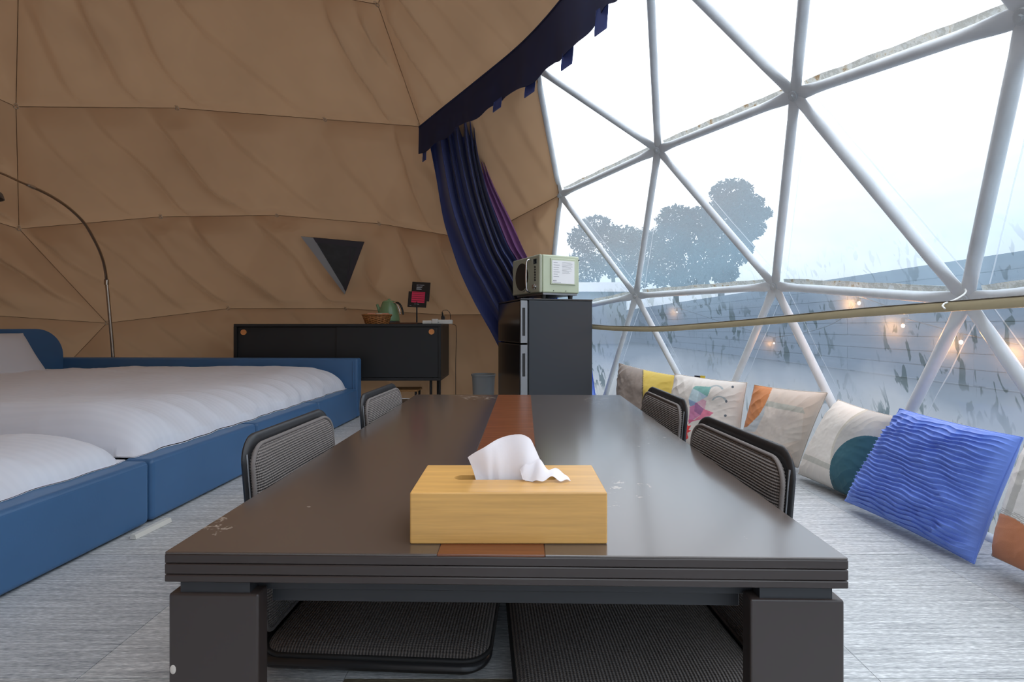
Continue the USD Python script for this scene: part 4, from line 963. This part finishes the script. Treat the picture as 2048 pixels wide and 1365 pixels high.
# ------------------------------------------------------------------ fridge (own frame: x = front to back, y = width away from the camera)
FT = 16.0
fr = thing('fridge', 'small dark grey two-door fridge with glossy black doors and silver grips', 'fridge', loc=(0.031, 2.95, 0), rz=FT)
FH = 0.832
obj('cabinet', rbox(0.052, 0.475, 0.0, 0.545, 0.015, FH - 0.008, 0.008), 'fridge_side', fr, smooth=30)
obj('top_cover', rbox(0.0, 0.475, -0.002, 0.547, FH - 0.012, FH, 0.004), 'black_plastic', fr, smooth=30)
zs = 0.66 - 34.5 * 2.95 / 980
for za, zb, s0, s1 in ((0.03, zs - 0.004, 0.36, 0.50), (zs + 0.004, FH - 0.013, 0.605, 0.775)):
    d = obj('door', rbox(0.0, 0.044, 0.006, 0.545, za, zb, 0.006), 'fridge_black', fr, smooth=30)
    obj('door_edge', chamf(0.002, 0.045, -0.004, 0.008, za + .001, zb - .001, 0.0015), 'silver', d, smooth=20, label='silver door edge')
    obj('grip_recess', rbox(0.013, 0.031, -0.0055, 0.004, s0, s1, 0.0025), 'black_rubber', d, smooth=30, label='dark finger grip slot')
obj('door_gasket', box(0.044, 0.053, 0.008, 0.54, 0.03, FH - 0.02), 'black_rubber', fr, smooth=False)
for fx in (0.09, 0.43):
    for fy in (0.05, 0.5): obj('foot', lathe([(0.0001, 0), (0.018, 0), (0.018, 0.018), (0.0001, 0.018)], 14).apply_translation((fx, fy, 0)), 'black_rubber', fr, smooth=30)

# ------------------------------------------------------------------ microwave on the fridge
mw = thing('microwave', 'sage green retro microwave with a round window, on top of the fridge', 'microwave', loc=(0.151, 3.02, FH), rz=26.0)
DP, WD, Z0, Z1 = 0.292, 0.385, 0.040, 0.278
obj('casing', rbox(0.022, DP, 0, WD, Z0, Z1, 0.010), 'sage', mw, smooth=30)
fp = obj('front_panel', rbox(0.0, 0.0215, 0, WD, Z0 - .001, Z1 + .001, 0.010), 'sage_front', mw, smooth=30)
def disc(yc, zc, r, xa, xb, seg=48, sy=1.0):
    return moved(cyl((xa, 0, 0), (xb, 0, 0), r, seg), np.diag([1, sy, 1]), (0, yc, zc))
yc, zc = WD - 0.150, (Z0 + Z1) / 2 - 0.004
obj('window_ring', disc(yc, zc, 0.098, -0.0035, 0.002), 'sage_front', fp, smooth=30)
obj('round_window', disc(yc, zc, 0.090, -0.0055, 0.0), 'dark_glass', mw, smooth=30, label='round dark door window')
hh = spline([(-0.003, 0.118, zc + 0.100), (-0.026, 0.116, zc + 0.094), (-0.032, 0.116, zc + 0.05), (-0.034, 0.116, zc - 0.01), (-0.032, 0.116, zc - 0.06), (-0.026, 0.116, zc - 0.096), (-0.003, 0.118, zc - 0.104)], 40)
obj('door_handle', tube(hh, 0.0062, 12), 'chrome', mw, smooth=True, label='curved chrome door handle')
obj('display', rbox(-0.003, 0.003, 0.038, 0.076, zc + 0.068, zc + 0.098, 0.0015), 'dark_glass', mw, smooth=30)
for k in range(6): obj('button', disc(0.056, zc + 0.048 - k * 0.0165, 0.0065, -0.004, 0.002, 16), 'black_plastic', mw, smooth=30)
obj('dial', cat(disc(0.056, zc - 0.075, 0.017, -0.004, 0.002, 28), disc(0.056, zc - 0.075, 0.012, -0.018, -0.003, 28)), 'chrome', mw, smooth=30, label='chrome dial')
obj('side_bulge', rbox(0.075, 0.262, -0.006, 0.012, Z0 + .052, Z1 - .020, 0.005), 'sage', mw, smooth=30)
lb = obj('sticker', chamf(0.086, 0.250, -0.0072, -0.0058, Z0 + .060, Z1 - .034, 0.0003), 'paper', mw, smooth=False, label='white information sticker')
ln = []
for k in range(7): ln.append(box(0.096, 0.096 + (.03, .045, .04, .036, .044, .03, .04)[k], -0.0077, -0.0071, Z1 - .050 - k * .0145, Z1 - .0475 - k * .0145))
for k in range(9): ln.append(box(0.158, 0.158 + (.07, .076, .072, .078, .066, .074, .07, .05, .06)[k], -0.0077, -0.0071, Z1 - .046 - k * .0085, Z1 - .0445 - k * .0085))
ln += [box(0.093 + k * .0085, 0.0995 + k * .0085, -0.0077, -0.0071, Z0 + .072, Z0 + .080) for k in range(3)]
ln.append(box(0.094, 0.15, -0.0077, -0.0071, Z0 + .065, Z0 + .067))
tag(obj('print_lines', cat(*ln), 'print_grey', lb, smooth=False), kind='stuff')
obj('base_plate', chamf(0.03, DP - .01, 0.01, WD - .01, Z0 - .012, Z0 + .002, 0.001), 'silver', mw, smooth=20)
for fx in (0.045, DP - .05):
    for fy in (0.03, WD - .04): obj('foot', lathe([(0.0001, 0), (0.013, 0), (0.016, 0.028), (0.0001, 0.03)], 16).apply_translation((fx, fy, 0)), 'black_rubber', mw, smooth=30)
for fx in (0.10, 0.19): obj('screw', disc(0, 0, 0.003, 0, .002, 10).apply_transform(trimesh.transformations.rotation_matrix(-np.pi / 2, [0, 0, 1])).apply_translation((fx, 0.0005, Z0 + .014)), 'black_plastic', mw, smooth=30)
obj('screw', disc(0, 0, 0.0045, 0, .003, 10).apply_transform(trimesh.transformations.rotation_matrix(-np.pi / 2, [0, 0, 1])).apply_translation((DP - .004, 0.001, Z1 - .024)), 'black_plastic', mw, smooth=30)

# ------------------------------------------------------------------ cushions along the clear side
def inside(px, py, poly):
    r = np.zeros(px.shape, bool); j = len(poly) - 1
    for i in range(len(poly)):
        (xi, yi), (xj, yj) = poly[i], poly[j]
        hit = ((yi > py) != (yj > py)) & (px < (xj - xi) * (py - yi) / (yj - yi + 1e-9) + xi)
        r ^= hit; j = i
    return r

def cushion(label, corners, th, paint=None, seed=0, n=120, pleats=False, material='cushion_print', name='cushion', wr=1.0):
    """corners: TL, TR, BR, BL as (px, py, distance); a soft square cushion with pinched corners."""
    C = [Y(*c) for c in corners]; o = sum(C) / 4
    xa = (C[1] - C[0]) + (C[2] - C[3]); ya = (C[0] - C[3]) + (C[1] - C[2])
    fm = frame(xa, ya, o)
    if fm[:3, 2] @ (np.array([0, 0, EYE]) - o) < 0: fm[:3, 2] *= -1
    t = thing(name, label, 'cushion', matrix=fm)
    L = [fm[:3, :3].T @ (c - o) for c in C]
    a = np.sin(np.linspace(-np.pi / 2, np.pi / 2, n)) * 0.5 + np.linspace(-.5, .5, n); a = a / a.max()
    u, v = np.meshgrid(a, a, indexing='ij')
    s, q = (u * (1 - 0.035 * (1 - v * v)) + 1) / 2, (v * (1 - 0.035 * (1 - u * u)) + 1) / 2
    base = ((1 - s) * q)[..., None] * L[0] + (s * q)[..., None] * L[1] + (s * (1 - q))[..., None] * L[2] + ((1 - s) * (1 - q))[..., None] * L[3]
    prof = (np.clip(1 - u ** 4, 0, 1) * np.clip(1 - v ** 4, 0, 1)) ** 0.6
    nz = (meshkit.fbm(np.stack([u * 2.2, v * 2.2, 0 * u], -1) + seed * 7.1, 4, seed) - .5)
    edge = np.clip(1 - prof, 0, 1) * prof * 4
    ang = np.arctan2(v, u); crea = np.abs(np.sin(ang * 13 + 6 * nz)) * edge * 0.005 * wr
    Z = prof * th / 2 + 0.028 * nz * prof * wr - crea * prof ** .5
    rad2 = np.exp(-((u - .75) ** 2 + (v + .7) ** 2) / .12) + np.exp(-((u + .8) ** 2 + (v - .75) ** 2) / .12)
    Z -= 0.012 * wr * rad2 * np.abs(np.sin(9 * (u - v) + 3 * nz)) * prof ** .3
    dq = 0
    if pleats:
        w = v * 13.0 + 0.24 * np.sin(u * 8 + 2.2 * np.sin(v * 5)) + 0.5 * nz + 0.10 * np.sin(u * 19 + v * 9)
        f = w - np.floor(w)
        ridge = np.where(f < 0.80, (f / 0.80) ** 3.0, 1 - (f - 0.80) / 0.20)
        Z = Z + 0.0095 * (ridge - 0.25) * np.clip(prof * 1.7, 0, 1) * np.clip((1 - np.abs(u)) * 9, 0.45, 1)
    A = base + np.stack([0 * Z, 0 * Z, Z], -1); B = base - np.stack([0 * Z, 0 * Z, prof * th / 2 * 0.9], -1)
    f = np.vstack([grid_faces(n, n), grid_faces(n, n, True) + n * n])
    col = None
    if paint is not None:
        W_ = A @ fm[:3, :3].T + o; X = np.stack([PX + F * W_[..., 0] / W_[..., 1], PY - F * (W_[..., 2] - EYE) / W_[..., 1]], -1)
        c = paint(X[..., 0], X[..., 1], s, q); col = np.vstack([c.reshape(-1, 3), np.broadcast_to(c.reshape(-1, 3).mean(0), (n * n, 3))])
    vv, ff, _ = meshkit.arrays((np.vstack([A.reshape(-1, 3), B.reshape(-1, 3)]), f))
    if np.linalg.det(fm[:3, :3]) < 0: ff = ff[:, ::-1]
    obj('cover', trimesh.Trimesh(vv, ff, process=False), material, t, smooth=True, color=col)
    rim = np.vstack([A[:, 0], A[-1, 1:], A[-2::-1, -1], A[0, -2:0:-1]])
    obj('edge_seam', tube(np.vstack([rim[::3], rim[:1]]), 0.0022, 6, caps=False), 'seam_pale' if material == 'cushion_print' else material, t, smooth=True)
    return t, fm, L
def flat(c, X): return np.broadcast_to(np.array(c, float), X.shape + (3,)).copy()

def p1(X, Yp, s, q):
    c = flat((0.27, 0.215, 0.18), X); c[X + 0.02 * (Yp - 780) > 1285] = (0.62, 0.44, 0.085); c[np.abs(X + 0.02 * (Yp - 780) - 1285) < 1.0] = (0.10, 0.08, 0.05); return c
t1, _, L1 = cushion('brown and mustard yellow colour-block cushion at the far end of the row', [(1238, 727, 3.16), (1352, 752, 2.82), (1340, 890, 2.74), (1230, 858, 3.10)], 0.17, p1, 1, 110)
obj('side_tag', box(-.016, .004, -.012, .012, -.001, .001).apply_translation(L1[0] + (L1[3] - L1[0]) * .18 + [.012, 0, 0]), 'tag_dark', t1, smooth=False, label='small black side tag')

def c1(x, y): return (1200 + x / 3.9, 700 + y / 3.9)
polys = [((0.20, 0.42, 0.38), [(722, 300), (745, 283), (866, 290), (838, 366), (765, 322)]), ((0.46, 0.58, 0.62), [(722, 300), (765, 322), (800, 385), (752, 412), (690, 385)]),
         ((0.40, 0.50, 0.60), [(765, 322), (838, 366), (800, 385)]), ((0.26, 0.36, 0.52), [(690, 385), (752, 412), (740, 440), (700, 440)]), ((0.66, 0.38, 0.46), [(752, 412), (800, 385), (830, 400), (815, 470), (790, 440)]),
         ((0.34, 0.14, 0.28), [(740, 420), (752, 412), (810, 462), (782, 512), (735, 480)]), ((0.60, 0.22, 0.38), [(700, 445), (740, 430), (735, 480), (782, 512), (690, 570)]),
         ((0.72, 0.20, 0.30), [(810, 462), (885, 492), (840, 530), (720, 560), (782, 512)]), ((0.62, 0.12, 0.22), [(690, 545), (740, 548), (690, 580)]),
         ((0.74, 0.06, 0.06), [(668, 565), (690, 595), (712, 590), (690, 625), (712, 632), (680, 650), (690, 690), (660, 708), (630, 700)])]
def p2(X, Yp, s, q):
    c = flat((0.70, 0.64, 0.58), X)
    for k, (cx_, cy_) in enumerate(((905, 292), (930, 378))):
        r = np.hypot((X - c1(cx_, cy_)[0]) / 13, (Yp - c1(cx_, cy_)[1] - 6) / 9); c[(np.abs(r - 1) < 0.16) & (Yp < c1(0, cy_ + 18)[1])] = (0.40, 0.44, 0.44)
    for col, pg in polys: c[inside(X, Yp, [c1(*p) for p in pg])] = col
    for d in ((1035, 290), (985, 402), (978, 515)):
        c[np.hypot(X - c1(*d)[0], Yp - c1(*d)[1]) < 2.6] = (0.10, 0.12, 0.14)
    return c
t2, _, L2 = cushion('white cushion with a multicoloured triangle print, behind the far right chair', [(1350, 748, 2.72), (1494, 766, 2.38), (1477, 905, 2.44), (1326, 886, 2.74)], 0.17, p2, 2, 220)
obj('label_tag', box(-.03, .03, -.016, .012, -.001, .001).apply_translation(L2[0] + (L2[1] - L2[0]) * .36 + [0, -.008, -.01]), 'tag_dark', t2, smooth=False, label='dark fabric tag on the top edge')
obj('label_tag', box(.005, .032, -.016, .014, -.001, .001).apply_translation(L2[0] + (L2[1] - L2[0]) * .36 + [0, -.008, -.008]), 'tag_yellow', t2, smooth=False, label='yellow fabric tag on the top edge')

def p3(X, Yp, s, q):
    c = flat((0.62, 0.52, 0.44), X)
    c[inside(X, Yp, [c1(*p) for p in [(1290, 430), (1590, 470), (1570, 700), (1330, 760), (1215, 620)]])] = (0.66, 0.58, 0.51)
    c[inside(X, Yp, [c1(*p) for p in [(1290, 395), (1580, 452), (1600, 500), (1285, 440)]])] = (0.47, 0.46, 0.40)
    c[inside(X, Yp, [c1(*p) for p in [(1290, 425), (1280, 500), (1210, 640), (1080, 640), (1080, 590)]])] = (0.50, 0.52, 0.53)
    c[inside(X, Yp, [c1(*p) for p in [(1100, 240), (1355, 270), (1345, 300), (1290, 425), (1240, 510), (1150, 600), (1050, 620), (1090, 400)]])] = (0.62, 0.235, 0.085)
    return c
cushion('beige cushion with a rust-orange corner block, behind the near right chair', [(1509, 770, 2.36), (1655, 786, 2.09), (1596, 936, 2.26), (1474, 905, 2.44)], 0.17, p3, 3, 150)

def c2(x, y): return (1580 + x / 3.034, 750 + y / 3.034)
def p4(X, Yp, s, q):
    c = flat((0.72, 0.665, 0.60), X)
    g0 = c2(575, 520); r = np.hypot((X - g0[0]) / 1.0, Yp - g0[1]) * 3.034
    c[r < 325] = (0.46, 0.44, 0.41); c[(r > 318) & (r < 330)] = (0.54, 0.50, 0.42)
    c[inside(X, Yp, [c2(*p) for p in [(90, 478), (262, 552), (255, 585), (75, 508)]])] = (0.50, 0.48, 0.42)
    t0 = c2(462, 590); e = np.hypot((X - t0[0]) * 3.034 / 222, (Yp - t0[1]) * 3.034 / 220)
    c[e < 1] = (0.030, 0.105, 0.135)
    return c
cushion('off-white cushion with a big dark teal disc, left of the blue cushion', [(1676, 800, 2.03), (1798, 836, 1.80), (1738, 1016, 1.80), (1597, 948, 2.13)], 0.18, p4, 4, 260, wr=0.45)
cushion('bright blue cushion in wavy pleated cloth, leaning in the foreground', [(1800, 818, 1.73), (2046, 876, 1.31), (1948, 1128, 1.345), (1690, 1002, 1.78)], 0.15, None, 5, 300, True, 'blue_rib')
def p6(X, Yp, s, q):
    c = flat((0.70, 0.68, 0.65), X)
    k = X - c2(1420, 490)[0] + (Yp - c2(0, 490)[1]) * 0.35
    c[(k > 0) & (k < 16)] = (0.45, 0.44, 0.41)
    ln = np.abs(((Yp - 0.55 * X) / 4.0) % 1 - .5) < .22
    low = Yp - 0.42 * (X - 2010) > 1018
    c[low & ln] = (0.35, 0.34, 0.31); 
    o = c2(1165, 1200); e = np.hypot((X - o[0]) * 3.034 / 400, (Yp - o[1]) * 3.034 / 373)
    c[e < 1] = (0.50, 0.18, 0.075)
    return c
cushion('white and rust-orange cushion cut by the right picture edge', [(2050, 888, 1.265), (2560, 1010, 0.86), (2420, 1330, 0.90), (1984, 1112, 1.335)], 0.16, p6, 6, 220, wr=0.3)

# ------------------------------------------------------------------ outside: yard, fence, lights, trees
gp = obj('ground', box(-60, 120, -60, 160, -0.3, -0.12), 'ground', None, smooth=False); tag(gp, 'grey gravel yard around the tent', kind='structure')
fn = thing('fence', 'blue-grey horizontal board fence behind the clear film panes', 'fence')
FX, FTOP, nb = 5.9, 1.55, 8
bh = (FTOP + 0.10) / nb
for k in range(8):
    ya, yb = 1.5 + k * 2.4, 1.5 + (k + 1) * 2.4
    for r in range(nb):
        zb = -0.10 + r * bh; w = 0.004 * math.sin(k * 3.1 + r * 2.3)
        obj('board', box(FX + w, FX + w + 0.022, ya + .004, yb - .004, zb + 0.006, zb + bh - 0.006), 'fence_board', fn, smooth=False)
    obj('post', box(FX + .03, FX + .11, ya - .04, ya + .04, -0.12, FTOP - .02), 'fence_board', fn, smooth=False)
far = [box(FX, FX + .022, 20.7, 75, -0.10 + r * bh + .006, -0.10 + (r + 1) * bh - .006) for r in range(nb)]
tag(obj('far_boards', cat(*far), 'fence_board', fn, smooth=False), kind='stuff')
obj('backing', box(FX + .11, FX + .13, 1.5, 75, -0.1, FTOP - .03), 'fence_board', fn, smooth=False)

bulbs = [(1354, 625, 'farthest, tiny'), (1548, 687, 'second from the far end, low'), (1718, 607, 'below the middle strut'), (1806, 652, 'just under the tan rail'), (1922, 685, 'brightest, by the right strut joint'), (2062, 702, 'at the right picture edge')]
pts = []
for px, py, lab in bulbs:
    h = sphere_hit(px, py, 3.09); pts.append(h)
    t = thing('string_bulb', f'small warm glowing bulb outside the film pane, {lab}', 'light bulb', loc=h, group='warm string lights outside')
    big = 1.0 if px > 1600 else 0.55
    obj('glass_bulb', warp(trimesh.creation.icosphere(3, 0.0052 * big), lambda v: v * [1, 1, 1.3]), 'warm_bulb', t, smooth=True)
    obj('socket', lathe([(0.0001, 0.008), (0.006, 0.008), (0.007, 0.014), (0.006, 0.03), (0.0001, 0.03)], 14), 'black_rubber', t, smooth=30)
cable = []
for a, b in zip(pts[:-1], pts[1:]):
    for v in np.linspace(0, 1, 12)[:-1]: cable.append(a + (b - a) * v + np.array([0, 0, 0.03 - 0.05 * math.sin(math.pi * v)]) + (a + (b - a) * v - CEN) * 0.035 * math.sin(math.pi * v))
cable.append(pts[-1] + [0, 0, .03])
lc = obj('string_light_cable', tube(np.array(cable), 0.002, 6), 'black_rubber', None, smooth=True); tag(lc, 'thin dark cable carrying the warm string bulbs outside', 'cable')

def tree(label, d, blobs, trunk, n_per=900, leaf=0.10, seed=0):
    r = np.random.default_rng(seed)
    t = thing('tree', label, 'tree', group='trees beyond the tent')
    V, Fc = [], []
    for px, py, rx, ry in blobs:
        c = Y(px, py, d); ax, az_ = rx * d / F, ry * d / F
        n = int(n_per * rx * ry / 900) + 60
        w = r.normal(size=(n, 3)); w /= np.linalg.norm(w, axis=1, keepdims=True); w *= r.uniform(0.35, 1.05, (n, 1)) ** 0.6
        p = c + w * [ax, (ax + az_) / 2, az_]
        a = r.normal(size=(n, 3)); a /= np.linalg.norm(a, axis=1, keepdims=True); b = np.cross(a, r.normal(size=(n, 3))); b /= np.linalg.norm(b, axis=1, keepdims=True)
        sz = leaf * r.uniform(.6, 1.4, (n, 1))
        q = np.stack([p - a * sz, p + b * sz * .45, p + a * sz, p - b * sz * .45], 1)
        o = sum(len(x) for x in V); V.append(q.reshape(-1, 3)); k = o + 4 * np.arange(n)
        Fc.append(np.stack([k, k + 1, k + 2], 1)); Fc.append(np.stack([k, k + 2, k + 3], 1))
    tag(obj('crown', trimesh.Trimesh(np.vstack(V), np.vstack(Fc), process=False), 'leaves', t, smooth=False), kind='stuff')
    tp = [Y(x, y, d) for x, y in trunk]; tp[0][2] = -0.12
    m = [tube(spline(tp, 14), np.linspace(0.17, 0.05, 14), 10)]
    for px, py, rx, ry in blobs:
        m.append(tube([tp[-2] if py > trunk[-1][1] else tp[-1], Y(px, py, d)], [0.05, 0.02], 6))
    obj('trunk', cat(*m), 'bark', t, smooth=40)
tree('tall dark tree with a side-swept crown, right of the others', 20.0, [(1462, 384, 42, 24), (1478, 410, 46, 26), (1448, 432, 44, 32), (1512, 428, 30, 14), (1490, 455, 38, 28), (1446, 480, 48, 34), (1482, 500, 22, 30), (1412, 520, 36, 38), (1450, 545, 26, 26)], [(1440, 700), (1442, 600), (1450, 520), (1462, 420)], seed=1)
tree('broad hazy tree left of the tall dark tree', 22.0, [(1352, 438, 40, 26), (1395, 440, 34, 26), (1338, 480, 40, 36), (1385, 480, 40, 32), (1330, 535, 40, 44), (1378, 560, 40, 30)], [(1350, 700), (1352, 600), (1362, 500), (1370, 450)], seed=2)
tree('low rounded tree at the left of the clear panes', 26.0, [(1192, 450, 34, 18), (1168, 478, 34, 28), (1218, 470, 32, 20), (1246, 480, 36, 28), (1282, 490, 26, 34), (1230, 520, 46, 36), (1275, 545, 34, 34), (1165, 540, 40, 40)], [(1228, 700), (1228, 600), (1225, 520), (1225, 480)], seed=3)
hz = thing('house', 'small pale house with a white roof beyond the fridge', 'house')
ho = Y(1195, 582, 22.0)
obj('wall', box(ho[0] - 2.0, ho[0] + 1.3, 22.0, 23.4, -0.12, ho[2]), 'house_wall', hz, smooth=False)
obj('roof', to_tm(m3.Manifold.hull_points(np.array([(ho[0] + x, y, ho[2] + z) for x, y, z in ((-2.2, 21.8, -.05), (1.5, 21.8, -.05), (-2.2, 23.6, -.05), (1.5, 23.6, -.05), (-1.9, 22.7, .45), (1.2, 22.7, .45))]))), 'house_roof', hz, smooth=False)
